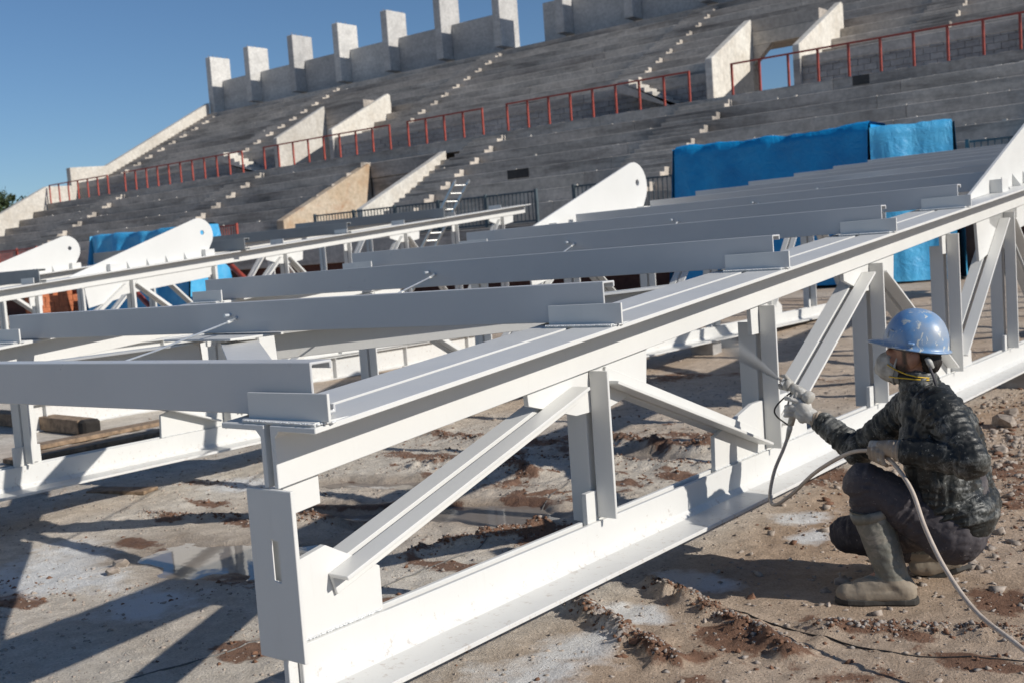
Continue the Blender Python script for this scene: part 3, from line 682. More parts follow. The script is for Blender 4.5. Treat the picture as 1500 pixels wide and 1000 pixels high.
# red props
for (x, y, z, lab) in ((-25.3, 17.0, .55, 'red steel prop leaning before the left tarpaulin'), (-23.3, 18.5, 1.2, 'red steel prop leaning before the stained entrance wall')):
    r = thing('red_prop', lab, 'prop', (x, y, 0), 'leaning red steel props'); zg = gz(x, y); r.location.z = zg; d_ = Vector((-1.05, 0, .75)); k_ = (z-zg)/.75
    MB().tube([Vector((.0, 0, 0))+Vector((0, 0, z-zg))-d_*k_*1.0, Vector((0, 0, z-zg)), Vector((0, 0, z-zg))+d_*1.1], .07, 10).build('tube', REDP, r, 0, True); MB().box(k_*1.05-.15, k_*1.05+.15, -.12, .12, -.03, .03).build('foot_plate', REDP, r)

# aluminium ladder leaning on the left truss
r = thing('ladder', 'aluminium extension ladder leaning beside the end of the left truss', 'ladder', (-22.95, 23.6, .2))
A = Vector((0, 0, 0)); B = Vector((3.1, -.35, 3.35)); d = (B-A).normalized(); side = Vector((.30, .95, 0)).normalized()*.22
for s in (1, -1):
    pr = [(-.02, -.045), (.02, -.045), (.02, .045), (-.02, .045)]
    MB().bar(A+side*s, B+side*s, pr, side.normalized(), side.normalized().cross(d)).build('rail', ALU, r, .006)
    m = MB(); m.tube([B+side*s-d*.02, B+side*s+d*.06], [.05, .02], 8); m.build('rail_cap', ALU, r)
k = 0
while .25+.28*k < (B-A).length-.1:
    p = A+d*(.25+.28*k); MB().tube([p-side, p+side], .022, 8).build('rung', ALU, r); k += 1

# far tree beyond the end of the stand
def tree(label, loc, H, R):
    r = thing('tree', label, 'tree', loc, 'dark trees beyond the stand'); m = MB(); m.tube([(0, 0, 0), (.1, 0, H*.35), (0, .1, H*.7)], [.28, .2, .07], 8); br = []
    for i in range(9):
        a = i*2.4; z = H*(.35+.05*i); e = Vector((math.cos(a)*R*.7, math.sin(a)*R*.7, z+H*.18)); m.tube([(0, 0, z), e*.5+Vector((0, 0, z*.55)), e], [.1, .06, .02], 6); br.append(e)
    m.build('trunk', WOOD, r, 0, True); c = MB()
    cl = [Vector((random.gauss(0, .42)*R, random.gauss(0, .42)*R, H*random.uniform(.42, 1))) for _ in range(80)]
    for q in cl:
        q.x *= 1.15-.5*abs(q.z/H-.62)*2; rr = random.uniform(.4, .95)
        for _ in range(60):
            p = q+Vector((random.gauss(0, 1), random.gauss(0, 1), random.gauss(0, .8)))*rr*.5; s = random.uniform(.14, .30)
            a = Vector((random.gauss(0, 1), random.gauss(0, 1), random.gauss(0, 1))).normalized(); b = a.orthogonal().normalized(); cc = a.cross(b)
            c.add([p-b*s, p+cc*s*.5, p+b*s, p-cc*s*.5], [(0, 1, 2, 3)])
    c.build('crown', LEAF, r)
LEAF = simple('leaf_green', (.055, .085, .03), .6, 0, .3, .7)
tree('dark tree at the left edge beyond the end of the stand', (-110.5, 57, 0), 11.0, 3.6)
tree('lower dark tree beside another at the left edge', (-104, 58, 0), 9.2, 2.8)

# loose rocks, clods and gravel
def rock_mesh(seed, n=2):
    rg = np.random.RandomState(seed*13+n); bm = bmesh.new()
    for _ in range(22 if n == 2 else 11):
        v = rg.normal(size=3); v /= np.linalg.norm(v); v *= rg.uniform(.72, 1.08); bm.verts.new(tuple(v))
    bmesh.ops.convex_hull(bm, input=bm.verts[:]); bmesh.ops.delete(bm, geom=[v for v in bm.verts if not v.link_faces], context='VERTS')
    bmesh.ops.triangulate(bm, faces=bm.faces[:]); bmesh.ops.recalc_face_normals(bm, faces=bm.faces)
    me = bpy.data.meshes.new('rock'); bm.to_mesh(me); bm.free(); return me
RM = []
for i in range(6):
    for mt in (STONE, CLOD):
        q = rock_mesh(i+1); q.materials.append(mt); RM.append(q)
NAMED = [(-5.39, 3.25, .05, 0, 'pale stone in the sun, larger of the pair on the left ground'), (-5.30, 3.14, .034, 0, 'pale stone, smaller of the pair on the left ground'), (-2.23, 8.56, .10, 0, 'flat pale stone to the right behind the worker'),
         (-2.30, 9.05, .07, 0, 'pale stone just above another behind the worker, at right'), (-2.15, 4.23, .022, 1, 'small brown stone in front of the worker shadow'), (-6.72, 7.05, .085, 1, 'brick red lump between the two near trusses'),
         (-2.0, 7.6, .05, 0, 'small pale stone at the right edge behind the worker'), (-2.27, 3.48, .025, 1, 'reddish stone beside the near mud ridge')]
for i, (x, y, s, kd, lab) in enumerate(NAMED):
    o = obj('rock', RM[(2*i+kd) % 12], None); x *= KS; y *= KS; s *= KS; o.location = (x, y, gz(x, y)+s*.35); o.scale = (s*1.25, s, s*.72); o.rotation_euler = (0, 0, i*1.3); tag(o, lab, 'rock')
def scatter(name, mat, n, region, smin, smax, label, seed, gate=None, pts=None):
    rng = np.random.RandomState(seed); base = rock_mesh(seed, 1); bv = np.array([v.co for v in base.vertices]); bf = np.array([p.vertices[:] for p in base.polygons])
    X = rng.uniform(region[0], region[1], n); Y = rng.uniform(region[2], region[3], n)
    if pts is not None: X, Y = pts(rng, n)
    Z, mud, ptt, wet, br = ground_fields(X, Y)
    keep = (wet < .35)
    if gate is not None: keep &= gate(X, Y, mud, rng)
    X, Y, Z = X[keep], Y[keep], Z[keep]; n = len(X)
    S = smin*(smax/smin)**(rng.rand(n)**2.6); A_ = rng.rand(n)*6.28; V = []
    ca, sa = np.cos(A_), np.sin(A_); sx, sy, sz = S*rng.uniform(.8, 1.5, n), S*rng.uniform(.7, 1.1, n), S*rng.uniform(.45, .9, n)
    bx, by, bz = bv[:, 0][None]*sx[:, None], bv[:, 1][None]*sy[:, None], bv[:, 2][None]*sz[:, None]
    vx = bx*ca[:, None]-by*sa[:, None]+X[:, None]; vy = bx*sa[:, None]+by*ca[:, None]+Y[:, None]; vz = bz+Z[:, None]+sz[:, None]*.12
    V = np.stack([vx, vy, vz], 2).reshape(-1, 3); F = (bf[None]+(np.arange(n)*len(bv))[:, None, None]).reshape(-1, 3)
    me = bpy.data.meshes.new(name); me.vertices.add(len(V)); me.vertices.foreach_set('co', V.ravel()); me.loops.add(F.size); me.loops.foreach_set('vertex_index', F.ravel().astype(np.int32))
    me.polygons.add(len(F)); me.polygons.foreach_set('loop_start', np.arange(len(F))*3); me.polygons.foreach_set('loop_total', np.full(len(F), 3)); me.update(calc_edges=True)
    o = obj(name, me, mat); tag(o, label, 'gravel', kind='stuff')
scatter('gravel', STONE, 22000, (-10.5, -.6, 1.9, 13), .0035, .024, 'pale gravel and crumbs strewn over the bare ground', 3)
scatter('mud_crumbs', CLOD, 24000, (-8.8, -.7, 2.3, 10.5), .0035, .022, 'reddish mud crumbs along the ridges and muddy patches', 5, lambda X, Y, mud, rng: rng.rand(len(X)) < mud*.9+.004)
scatter('mud_crumbs', GCLOD, 14000, (-8.6, -.7, 2.3, 11.5), .0035, .022, 'grey mud lumps in the churned ground between the trusses', 15, lambda X, Y, mud, rng: rng.rand(len(X)) < mud*.6+.10)
scatter('gravel', STONE, 5000, (-16, 2, 8, 24), .010, .05, 'coarse gravel farther off between the trusses', 9)

def rubble_pts(rng, n):
    k = rng.randint(0, 5, n); cx = np.array([-2.1, -1.7, -2.3, -1.3, -2.0])[k]; cy = np.array([8.3, 7.3, 9.6, 6.4, 5.9])[k]
    return (cx+rng.normal(size=n)*.45)*KS, (cy+rng.normal(size=n)*.75)*KS
scatter('rubble', STONE, 2600, (0, 1, 0, 1), .006, .055, 'pale rubble strewn on the ground to the right behind the worker', 31, None, rubble_pts)
scatter('rubble', CLOD, 900, (0, 1, 0, 1), .005, .040, 'reddish rubble among the pale stones behind the worker', 33, None, rubble_pts)
def ridge_pts(rng, n):
    X = np.zeros(n); Y = np.zeros(n); k = rng.randint(0, len(RIDGES), n)
    for i in range(n):
        pl, amp, wd = RIDGES[k[i]]; j = rng.randint(0, len(pl)-1); t = rng.rand(); X[i] = pl[j][0]*(1-t)+pl[j+1][0]*t+rng.normal()*wd*.55; Y[i] = pl[j][1]*(1-t)+pl[j+1][1]*t+rng.normal()*wd*.55
    return X*KS, Y*KS
scatter('mud_clods', CLOD, 5200, (0, 1, 0, 1), .003, .021, 'reddish clods heaped along the mud ridges', 23, None, ridge_pts)
scatter('mud_clods', GCLOD, 4200, (0, 1, 0, 1), .003, .020, 'grey clods heaped along the mud ridges', 27, None, ridge_pts)
# cables on the ground
WIRE = simple('dull_grey_wire', (.17, .165, .155), .6, 0, .2, 20)
DARK = simple('black_cable', (.025, .022, .02), .6, 0, .2, 20)
def ground_cable(label, pts, rad, mat):
    P = []
    for a, b in zip(pts[:-1], pts[1:]):
        for i in range(10): P.append((a[0]+(b[0]-a[0])*i/10, a[1]+(b[1]-a[1])*i/10))
    P.append(pts[-1]); X = KS*np.array([p[0] for p in P]); Y = KS*np.array([p[1] for p in P]); X = X+.02*fbm(np.stack([Y*3, X*3, 0*X], 1), 2, 3); H = ground_fields(X, Y)[0]
    for _ in range(1): H = np.maximum(H, np.convolve(np.pad(H, 1, 'edge'), [.25, .5, .25], 'valid'))
    m = MB(); m.tube([(a, b, c+rad*.2) for a, b, c in zip(X, Y, H)], rad, 6); return tag(m.build('ground_cable', mat, None, 0, True), label, 'cable')
ground_cable('thin grey wire running across the left ground behind the near truss', [(-3.9, 2.0), (-3.72, 2.67), (-3.70, 2.95), (-3.76, 3.61), (-3.76, 4.32), (-3.85, 4.75), (-4.27, 5.92)], .0045, WIRE)
ground_cable('dark cable half buried in the mud in the right foreground', [(-2.6, 4.2), (-2.48, 4.13), (-2.02, 3.98), (-1.43, 3.84), (-.9, 3.98), (-.4, 4.0)], .0045, DARK)

# concrete packing blocks that carry the trusses
for xc, ys in ((-3.02, (2.66, 12.6, 21.0)), (-8.22, (2.9, 8.9, 15.2, 22)), (-18.35, (5, 12, 20)), (-23.4, (5, 12, 20))):
    tn = {-3.02: 'nearest truss', -8.22: 'second truss', -18.35: 'left truss', -23.4: 'farthest left truss'}[xc]
    for i, y in enumerate(ys):
        zb = gz(xc, y)-.02; top = {-3.02: -.002, -8.22: -.042, -18.35: -.062, -23.4: -.082}[xc]
        if top-zb < .05: continue
        m = MB().box(-.2, .2, -.14, .14, 0, top-zb); o = m.build('packing_block', CONC_B, None, .01); o.location = (xc-.05, y, zb)
        tag(o, f'concrete packing block under the {tn}, {["front", "middle", "rear", "rearmost"][i]} one', 'block', 'concrete packing blocks under the trusses')

# ================================================================== THE WORKER
def rmesh(caps, name, voxel, smooth=3, disp=None, post=None, rel=(0, 0, 0)):
    """closed blobs -> one continuous skin by voxel remesh, relaxed, then displaced along its normals"""
    m = MB(); caps(m); me = m.mesh('tmp'); o = bpy.data.objects.new('tmp', me); COL.objects.link(o)
    md = o.modifiers.new('r', 'REMESH'); md.mode = 'VOXEL'; md.voxel_size = voxel; md.use_smooth_shade = True
    if smooth:
        sm = o.modifiers.new('s', 'SMOOTH'); sm.factor = .5; sm.iterations = smooth
    dg = bpy.context.evaluated_depsgraph_get(); me2 = bpy.data.meshes.new_from_object(o.evaluated_get(dg)); bpy.data.objects.remove(o)
    n = len(me2.vertices); co = np.empty(n*3); me2.vertices.foreach_get('co', co); co = co.reshape(-1, 3)
    nr = np.empty(n*3); me2.vertices.foreach_get('normal', nr); nr = nr.reshape(-1, 3)
    dv = None
    if disp is not None: dv = disp(co); co = co+nr*dv[:, None]
    if post is not None: co = post(co)
    co = co-np.array(rel); me2.vertices.foreach_set('co', co.ravel()); me2.name = name
    me2.polygons.foreach_set('use_smooth', np.ones(len(me2.polygons), bool)); me2.update()
    if dv is not None:
        at_ = me2.attributes.new('ridge', 'FLOAT', 'POINT'); at_.data.foreach_set('value', ((dv-dv.mean())/(dv.std()+1e-9)).astype(np.float32))
    return me2
def seg_coords(co, segs):
    best = np.full(len(co), 9e9); T = np.zeros(len(co)); Q = co.copy()
    for a, b in segs:
        a = np.array(a); b = np.array(b); ab = b-a; L = np.linalg.norm(ab); u = ab/L; t = np.clip((co-a)@u, 0, L); d = np.linalg.norm(co-a-t[:, None]*u, axis=1)
        k = d < best; best[k] = d[k]; al = (co-a)@u; perp = co-a-al[:, None]*u; Q[k] = (perp*5+al[:, None]*u*26+a*3)[k]
    return Q
def folds(segs, amp, fr=1.0, seed=0):
    def f(co):
        q = seg_coords(co, segs)*fr; n1 = fbm(q, 3, seed); n2 = fbm(co*11, 3, seed+5)
        return amp*(1-2.6*np.abs(n1))*(.6+.5*np.clip(n2*2, -1, 1))+amp*.45*(1-2*np.abs(fbm(co*np.array([20, 20, 34]), 3, seed+8)))
    return f
BASE = (-1.60, 4.50, -.03)
def V3(*p): return Vector(p)
WK = thing('person', 'crouching worker in blue hard hat, dust mask, dark jacket and rubber boots', 'person', tuple(np.array((0, 0, 1.5))+(np.array(BASE)-np.array((0, 0, 1.5)))*KS))
WK.scale = (KS,)*3
def wpart(me, name, mat, parent=None): return obj(name, me, mat, parent or WK)

def splat_mat(name, base, base2, dust, amt, rough, sc1=14, thr=.60, bsc=45):
    m, N, L, b = new_mat(name); v = pos(N, L)
    c = ramp(N, L, noise(N, L, v, 5, 5, .6), [(.3, base), (.7, base2)])
    big = ramp(N, L, noise(N, L, v, 4.0, 3, .5), [(.42, (0, 0, 0)), (.66, (1, 1, 1))])
    f1 = ramp(N, L, noise(N, L, v, sc1, 7, .72, .6), [(thr-.04, (0, 0, 0)), (thr+.05, (amt,)*3)])
    f2 = ramp(N, L, noise(N, L, v, sc1*5, 4, .6), [(.64, (0, 0, 0)), (.68, (amt*.8,)*3)])
    f = mix(N, L, 1, f1, mix(N, L, 1, big, (.35, .35, .35), 'ADD'), 'MULTIPLY'); f = mix(N, L, 1, f, f2, 'LIGHTEN')
    L.new(mix(N, L, f, c, dust), b.inputs['Base Color']); b.inputs['Roughness'].default_value = rough
    bump(N, L, b, noise(N, L, v, bsc, 5, .65), .35, .006); return m
def worn_cloth(name, base, base2, dust, ridge_amt, splat, rough, zlo=None):
    m, N, L, b = new_mat(name); v = pos(N, L)
    c = ramp(N, L, noise(N, L, v, 6, 5, .6), [(.3, base), (.7, base2)])
    a_ = N.new('ShaderNodeAttribute'); a_.attribute_name = 'ridge'
    st = noise(N, L, pos(N, L, (1, 1, .6)), 26, 8, .78, 2.2); big = noise(N, L, v, 3.6, 3)
    def mth(op, x, y):
        n_ = N.new('ShaderNodeMath'); n_.operation = op
        for i, q in enumerate((x, y)):
            if hasattr(q, 'is_linked'): L.new(q, n_.inputs[i])
            else: n_.inputs[i].default_value = q
        return n_.outputs[0]
    k = mth('ADD', mth('MULTIPLY', a_.outputs['Fac'], .07), mth('ADD', st, mth('MULTIPLY', big, .75)))
    f = ramp(N, L, k, [(.92, (0, 0, 0)), (1.0, (ridge_amt*.5,)*3)])
    nk = N.new('ShaderNodeMapRange'); nk.inputs[1].default_value = .92; nk.inputs[2].default_value = 1.42; nk.inputs[3].default_value = 0; nk.inputs[4].default_value = ridge_amt; L.new(k, nk.inputs[0])
    f2 = ramp(N, L, noise(N, L, v, 75, 4, .6), [(.655, (0, 0, 0)), (.69, (splat,)*3)])
    f = mix(N, L, 1, nk.outputs[0], f2, 'LIGHTEN')
    L.new(mix(N, L, f, c, dust), b.inputs['Base Color'])
    L.new(ramp(N, L, st, [(.35, (rough*.75,)*3), (.65, (min(1, rough*1.3),)*3)]), b.inputs['Roughness']); b.inputs['Specular IOR Level'].default_value = .4
    bump(N, L, b, noise(N, L, v, 60, 5, .65), .35, .005); return m
TROU = worn_cloth('dusty_trouser_cloth', (.042, .037, .042), (.080, .070, .076), (.34, .30, .27), .7, .5, .85)
JACK = worn_cloth('dark_jacket_cloth', (.009, .010, .010), (.022, .024, .022), (.46, .46, .43), .75, .6, .46)
BOOT = splat_mat('dusty_green_rubber', (.12, .12, .10), (.20, .195, .165), (.40, .36, .30), .6, .5, 8, .54)
BOOTF = splat_mat('mud_covered_rubber', (.22, .18, .135), (.32, .265, .20), (.12, .11, .09), .5, .75, 9, .56)
SOLE = simple('boot_sole', (.06, .055, .048), .85, 0, .3, 25)
GLOV = splat_mat('paint_dusted_glove', (.36, .34, .31), (.56, .54, .50), (.68, .67, .64), .7, .8, 16, .52)
GLOV2 = splat_mat('worn_leather_glove', (.22, .17, .125), (.38, .31, .24), (.55, .53, .49), .6, .85, 18, .55)
def skin_mat():
    m, N, L, b = new_mat('skin'); v = pos(N, L); a = N.new('ShaderNodeAttribute'); a.attribute_name = 'beard'
    c = ramp(N, L, noise(N, L, v, 22, 4), [(.3, (.26, .125, .08)), (.7, (.36, .19, .125))])
    L.new(mix(N, L, a.outputs['Fac'], c, (.022, .017, .014)), b.inputs['Base Color']); b.inputs['Roughness'].default_value = .55
    b.inputs['Subsurface Weight'].default_value = .08; b.inputs['Subsurface Radius'].default_value = (.01, .004, .002)
    bump(N, L, b, noise(N, L, v, 240, 4), .25, .002); return m
SKIN = skin_mat(); HAIR = simple('dark_hair', (.014, .011, .009), .6, 0, .3, 90, .6, 300)
Lsho, Lelb, Lwri = (-1.385, 4.430, .762), (-1.255, 4.325, .600), (-1.475, 4.320, .615)
Rsho, Relb, Rwri = (-1.620, 4.785, .715), (-1.895, 4.87, .495), (-2.085, 4.925, .598)
Lhip, Lkne, Lank = (-1.385, 4.505, .265), (-1.685, 4.375, .462), (-1.605, 4.40, .10)
Rhip, Rkne, Rank = (-1.42, 4.70, .255), (-1.915, 4.745, .135), (-1.545, 4.85, .06)
pel, wai, che, nek = (-1.395, 4.605, .275), (-1.40, 4.605, .43), (-1.44, 4.61, .62), (-1.520, 4.605, .79)
H = V3(-1.548, 4.592, .962)
def body(m):
    m.ell(H+V3(.022, 0, .03), (.092, .074, .098)); m.ell(H+V3(-.02, 0, -.02), (.072, .062, .08)); m.cap(H+V3(-.02, 0, -.07), H+V3(-.072, 0, -.088), .048, .030)
    m.cap(H+V3(-.078, -.03, .022), H+V3(-.078, .03, .022), .016, .016); m.cap(H+V3(-.085, 0, .018), H+V3(-.113, 0, -.018), .011, .0165)
    m.ell(H+V3(-.06, -.036, -.018), (.026, .022, .022)); m.ell(H+V3(-.06, .036, -.018), (.026, .022, .022))
    for sy in (-1, 1):
        m.ell(H+V3(.036, sy*.080, -.002), (.026, .020, .036), 12, 8, Matrix.Rotation(.25, 3, 'Y')); m.ell(H+V3(.028, sy*.079, -.030), (.013, .010, .014)); m.ell(H+V3(.042, sy*.090, .006), (.022, .015, .030), 12, 8, Matrix.Rotation(.25, 3, 'Y'))
    m.cap(H+V3(.03, 0, -.06), nek, .052, .058); m.cap(nek, che, .060, .095); m.cap(che, wai, .10, .10); m.cap(wai, pel, .11, .12)
    m.cap(Lsho, Rsho, .055, .055); m.cap(Lsho, Lelb, .05, .042); m.cap(Lelb, Lwri, .042, .028); m.cap(Rsho, Relb, .05, .042); m.cap(Relb, Rwri, .042, .028)
    m.cap(Lwri, (-1.575, 4.335, .617), .026, .022); m.cap(Rwri, (-2.18, 4.935, .655), .026, .022)
    m.cap(Lhip, Lkne, .085, .05); m.cap(Lkne, Lank, .05, .035); m.cap(Rhip, Rkne, .085, .05); m.cap(Rkne, Rank, .05, .035)
    m.cap(Lank, (-1.73, 4.345, .015), .032, .026); m.cap(Rank, (-1.60, 4.82, .015), .03, .024)
bme = rmesh(body, 'body', .0065, 2, rel=BASE)
n = len(bme.vertices); co = np.empty(n*3); bme.vertices.foreach_get('co', co); co = co.reshape(-1, 3)+np.array(BASE); q = co-np.array(H)
bd = np.clip((-.018-q[:, 2]+.35*np.clip(-q[:, 0]-.03, -.05, .1)*0)/.02, 0, 1)*np.clip((q[:, 2]+.125)/.02, 0, 1)*np.clip((.012-q[:, 0])/.02, 0, 1)*np.clip((-q[:, 0]*1.0+.09)/.05, 0, 1)
bd = np.maximum(bd, np.clip((.014-np.abs(q[:, 0]+.006))/.008, 0, 1)*np.clip((q[:, 2]+.05)/.03, 0, 1)*(q[:, 2] < .06)*(np.abs(q[:, 1]) < .074))     # sideburn
bd = np.clip(bd*(1+.5*fbm(q*160, 2, 3)), 0, .93)
a = bme.attributes.new('beard', 'FLOAT', 'POINT'); a.data.foreach_set('value', bd.astype(np.float32))
BODY = wpart(bme, 'body', SKIN)
def eye(sy):
    m = MB(); m.ell(H+V3(-.083, sy*.03, .002), (.0125, .0135, .0105)); m.v = [tuple(np.array(p)-np.array(BASE)) for p in m.v]; e = m.build('eye', simple('eye_white_%d' % sy, (.55, .5, .46), .2), WK, 0, True)
    m = MB(); m.ell(H+V3(-.0935, sy*.0305, .002), (.004, .0062, .0062)); m.v = [tuple(np.array(p)-np.array(BASE)) for p in m.v]; m.build('iris', HAIR, e, 0, True)
eye(-1); eye(1)
def hair(m):
    m.ell(H+V3(.040, 0, .035), (.086, .077, .090)); m.ell(H+V3(.070, 0, -.02), (.052, .060, .055))
hm = rmesh(hair, 'hair', .006, 1, lambda c: .004*fbm(c*130, 2, 2), lambda c: np.where((c[:, 0:1] < H.x+.060), c*np.array([0, 1, 1])+np.array([H.x+.060, 0, 0]), c), BASE); wpart(hm, 'hair', HAIR)

# jacket
def jacket(m):
    for dy in (-.10, -.035, .035, .10):
        w = Vector(wai)+V3(0, dy, -.06); c = Vector(che)+V3(-.006, dy*1.05, .0); m.cap(w, c, .125, .128); m.cap(c, Vector(nek)+V3(.03, dy*.75, -.065), .125, .088)
    m.cap(Vector(Lsho)+V3(-.02, .03, 0), Vector(Rsho)+V3(.02, -.03, 0), .088, .086); m.cap((-1.40, 4.50, .66), (-1.48, 4.72, .66), .13, .13)
    m.cap(Lsho, Lelb, .080, .066); m.cap(Lelb, Lwri, .066, .050); m.ell(Lelb, (.072, .068, .07)); m.cap(Rsho, Relb, .080, .062); m.cap(Relb, Rwri, .062, .047)
    m.cap(Vector(nek)+V3(.008, -.01, .0), Vector(nek)+V3(-.008, 0, .070), .086, .071); m.cap((-1.43, 4.50, .755), (-1.50, 4.71, .755), .085, .085)            # collar, trapezius
    m.cap((-1.33, 4.50, .33), (-1.36, 4.72, .33), .105, .105)                                # hem over the seat
ARMS = [(Lsho, Lelb), (Lelb, Lwri), (Rsho, Relb), (Relb, Rwri), (wai, nek)]
jd = folds(ARMS, .0115, 1.15, 3)
wpart(rmesh(jacket, 'jacket', .0052, 4, jd, None, BASE), 'jacket', JACK)
m = MB(); m.tube([Vector(nek)+V3(-.045, -.030, .03), Vector(nek)+V3(-.085, -.02, -.06), (-1.600, 4.585, .60), (-1.575, 4.58, .48)], [.006, .006, .006, .006], 8); m.v = [tuple(np.array(p)-np.array(BASE)) for p in m.v]; m.build('zip', SOLE, WK, 0, True)
for pth, r_, nm in (([Vector(Lwri)+V3(.012, 0, 0), Vector(Lwri)+V3(-.035, 0, .002)], .050, 'cuff'), ([Vector(Rwri)+V3(.012, -.004, -.008), Vector(Rwri)+V3(-.024, .006, .014)], .047, 'cuff')):
    wpart(rmesh(lambda m: m.tube(pth, [r_+.004, r_], 20), nm, .005, 1, lambda c: .003*np.sin(c[:, 0]*300)*.4, None, BASE), nm, JACK)

cpts = []
for i in range(29):
    a = 2*math.pi*i/28; cpts.append((math.cos(a)*.074, math.sin(a)*.070))
for dz_, rr_ in ((0, 1.06), (.022, 1.0)):
    pass
def collar(m):
    for dz_, rr_ in ((-.012, 1.10), (.010, 1.04), (.032, 1.0), (.050, 1.02)):
        m.tube([Vector(nek)+V3(.006+c_*rr_-dz_*.35, s_*rr_, .038+dz_-c_*.18) for c_, s_ in cpts], .0135, 8, False)
wpart(rmesh(collar, 'collar', .005, 2, lambda c: .002*fbm(c*40, 2, 5), None, BASE), 'collar', JACK)
# trousers
def trousers(m):
    m.cap(Lhip, Rhip, .135, .13); m.cap(Lhip, Lkne, .125, .080); m.ell(Lkne, (.083, .078, .083)); m.cap(Lkne, (-1.655, 4.385, .325), .076, .066)
    m.cap(Rhip, Rkne, .12, .080); m.ell(Rkne, (.082, .078, .08)); m.cap(Rkne, (-1.66, 4.815, .085), .078, .062); m.cap(pel, wai, .13, .125)
LEGS = [(Lhip, Lkne), (Lkne, Lank), (Rhip, Rkne), (Rkne, Rank)]
wpart(rmesh(trousers, 'trousers', .0055, 4, folds(LEGS, .0095, 1.1, 11), None, BASE), 'trousers', TROU)

# boots
def boot(caps, name, sole_pts, flat=None, top=9):
    post = (lambda c: np.concatenate([c[:, :2], np.minimum(np.maximum(c[:, 2:3], flat), top)], 1)) if flat is not None else None
    me = rmesh(caps, 'boot', .0055, 3, lambda c: .0035*(1-2*np.abs(fbm(c*np.array([14, 14, 26]), 3, 4)))*np.clip((c[:, 2]+.0)/.05, 0, 1), post, BASE); me.materials.append(BOOT); me.materials.append(BOOTF)
    zc = np.array([p.center[2] for p in me.polygons])+BASE[2]; mi = (zc < .075).astype(np.int32); me.polygons.foreach_set('material_index', mi)
    b = wpart(me, 'boot', None); return b
def lboot(m):
    for i in range(6):
        t = i/5; p = V3(-1.672, 4.376, .375).lerp(V3(-1.598, 4.402, .075), t); q_ = V3(-1.672, 4.376, .375).lerp(V3(-1.598, 4.402, .075), min(1, t+.2)); m.cap(p, q_, .079-.018*t, .079-.018*min(1, t+.2))
    m.cap((-1.600, 4.40, .07), (-1.560, 4.412, .025), .058, .053); m.cap((-1.555, 4.415, .012), (-1.69, 4.35, .012), .050, .052); m.cap((-1.60, 4.395, .055), (-1.71, 4.342, .016), .050, .050); m.cap((-1.69, 4.35, .010), (-1.762, 4.318, .004), .053, .044)
bL = boot(lboot, 'boot', None, -.012, .352)
wtb = MB(); wtb.tube([(-1.662-BASE[0], 4.38-BASE[1], .318-BASE[2]), (-1.667-BASE[0], 4.378-BASE[1], .338-BASE[2]), (-1.671-BASE[0], 4.376-BASE[1], .356-BASE[2])], [.0795, .083, .0815], 36); wtb.build('boot_rim', BOOT, WK, 0, True)
def sole(m, pts, z0, z1, w):
    n = len(pts); L_ = []
    for (x, y, ww), k in zip(pts, range(n)):
        L_.append((x, y, ww))
    dirv = (Vector((pts[-1][0], pts[-1][1], 0))-Vector((pts[0][0], pts[0][1], 0))).normalized(); nv = V3(-dirv.y, dirv.x, 0); out = [V3(x, y, 0)+nv*ww for x, y, ww in L_]+[V3(x, y, 0)-nv*ww for x, y, ww in L_][::-1]
    k = len(out); m.add([(p.x, p.y, z0) for p in out]+[(p.x, p.y, z1) for p in out], [tuple(range(k))[::-1], tuple(range(k, 2*k))]+[(i, (i+1) % k, k+(i+1) % k, k+i) for i in range(k)])
m = MB(); sole(m, [(-1.505, 4.437, .022), (-1.520, 4.431, .042), (-1.56, 4.413, .049), (-1.63, 4.38, .043), (-1.70, 4.347, .053), (-1.76, 4.319, .048), (-1.795, 4.303, .030), (-1.806, 4.298, .012)], -.033, -.004, 0)
m.v = [tuple(np.array(p)-np.array(BASE)) for p in m.v]; m.build('boot_sole', SOLE, WK, .006)
def rboot(m):
    m.cap((-1.72, 4.80, .095), (-1.545, 4.85, .065), .074, .060); m.cap((-1.545, 4.85, .062), (-1.492, 4.862, .050), .056, .050); m.cap((-1.495, 4.862, .042), (-1.585, 4.818, .008), .047, .046); m.cap((-1.585, 4.818, .006), (-1.628, 4.798, .004), .044, .038)
boot(rboot, 'boot', None, -.030)
m = MB(); m.add([(x+oy*.4, y+oy, z) for (x, y, z) in ((-1.455, 4.875, .012), (-1.50, 4.858, -.012), (-1.575, 4.825, -.034), (-1.640, 4.795, -.034)) for oy in (-.045, .045)]+[(x+oy*.4+.006, y+oy, z-.018) for (x, y, z) in ((-1.455, 4.875, .012), (-1.50, 4.858, -.012), (-1.575, 4.825, -.020), (-1.640, 4.795, -.018)) for oy in (-.045, .045)],
      [(0, 2, 3, 1), (2, 4, 5, 3), (4, 6, 7, 5), (8, 9, 11, 10), (10, 11, 13, 12), (12, 13, 15, 14), (0, 1, 9, 8), (6, 14, 15, 7), (0, 8, 10, 2), (2, 10, 12, 4), (4, 12, 14, 6), (1, 3, 11, 9), (3, 5, 13, 11), (5, 7, 15, 13)])
m.v = [tuple(np.array(p)-np.array(BASE)) for p in m.v]; m.build('boot_sole', SOLE, WK, .004)

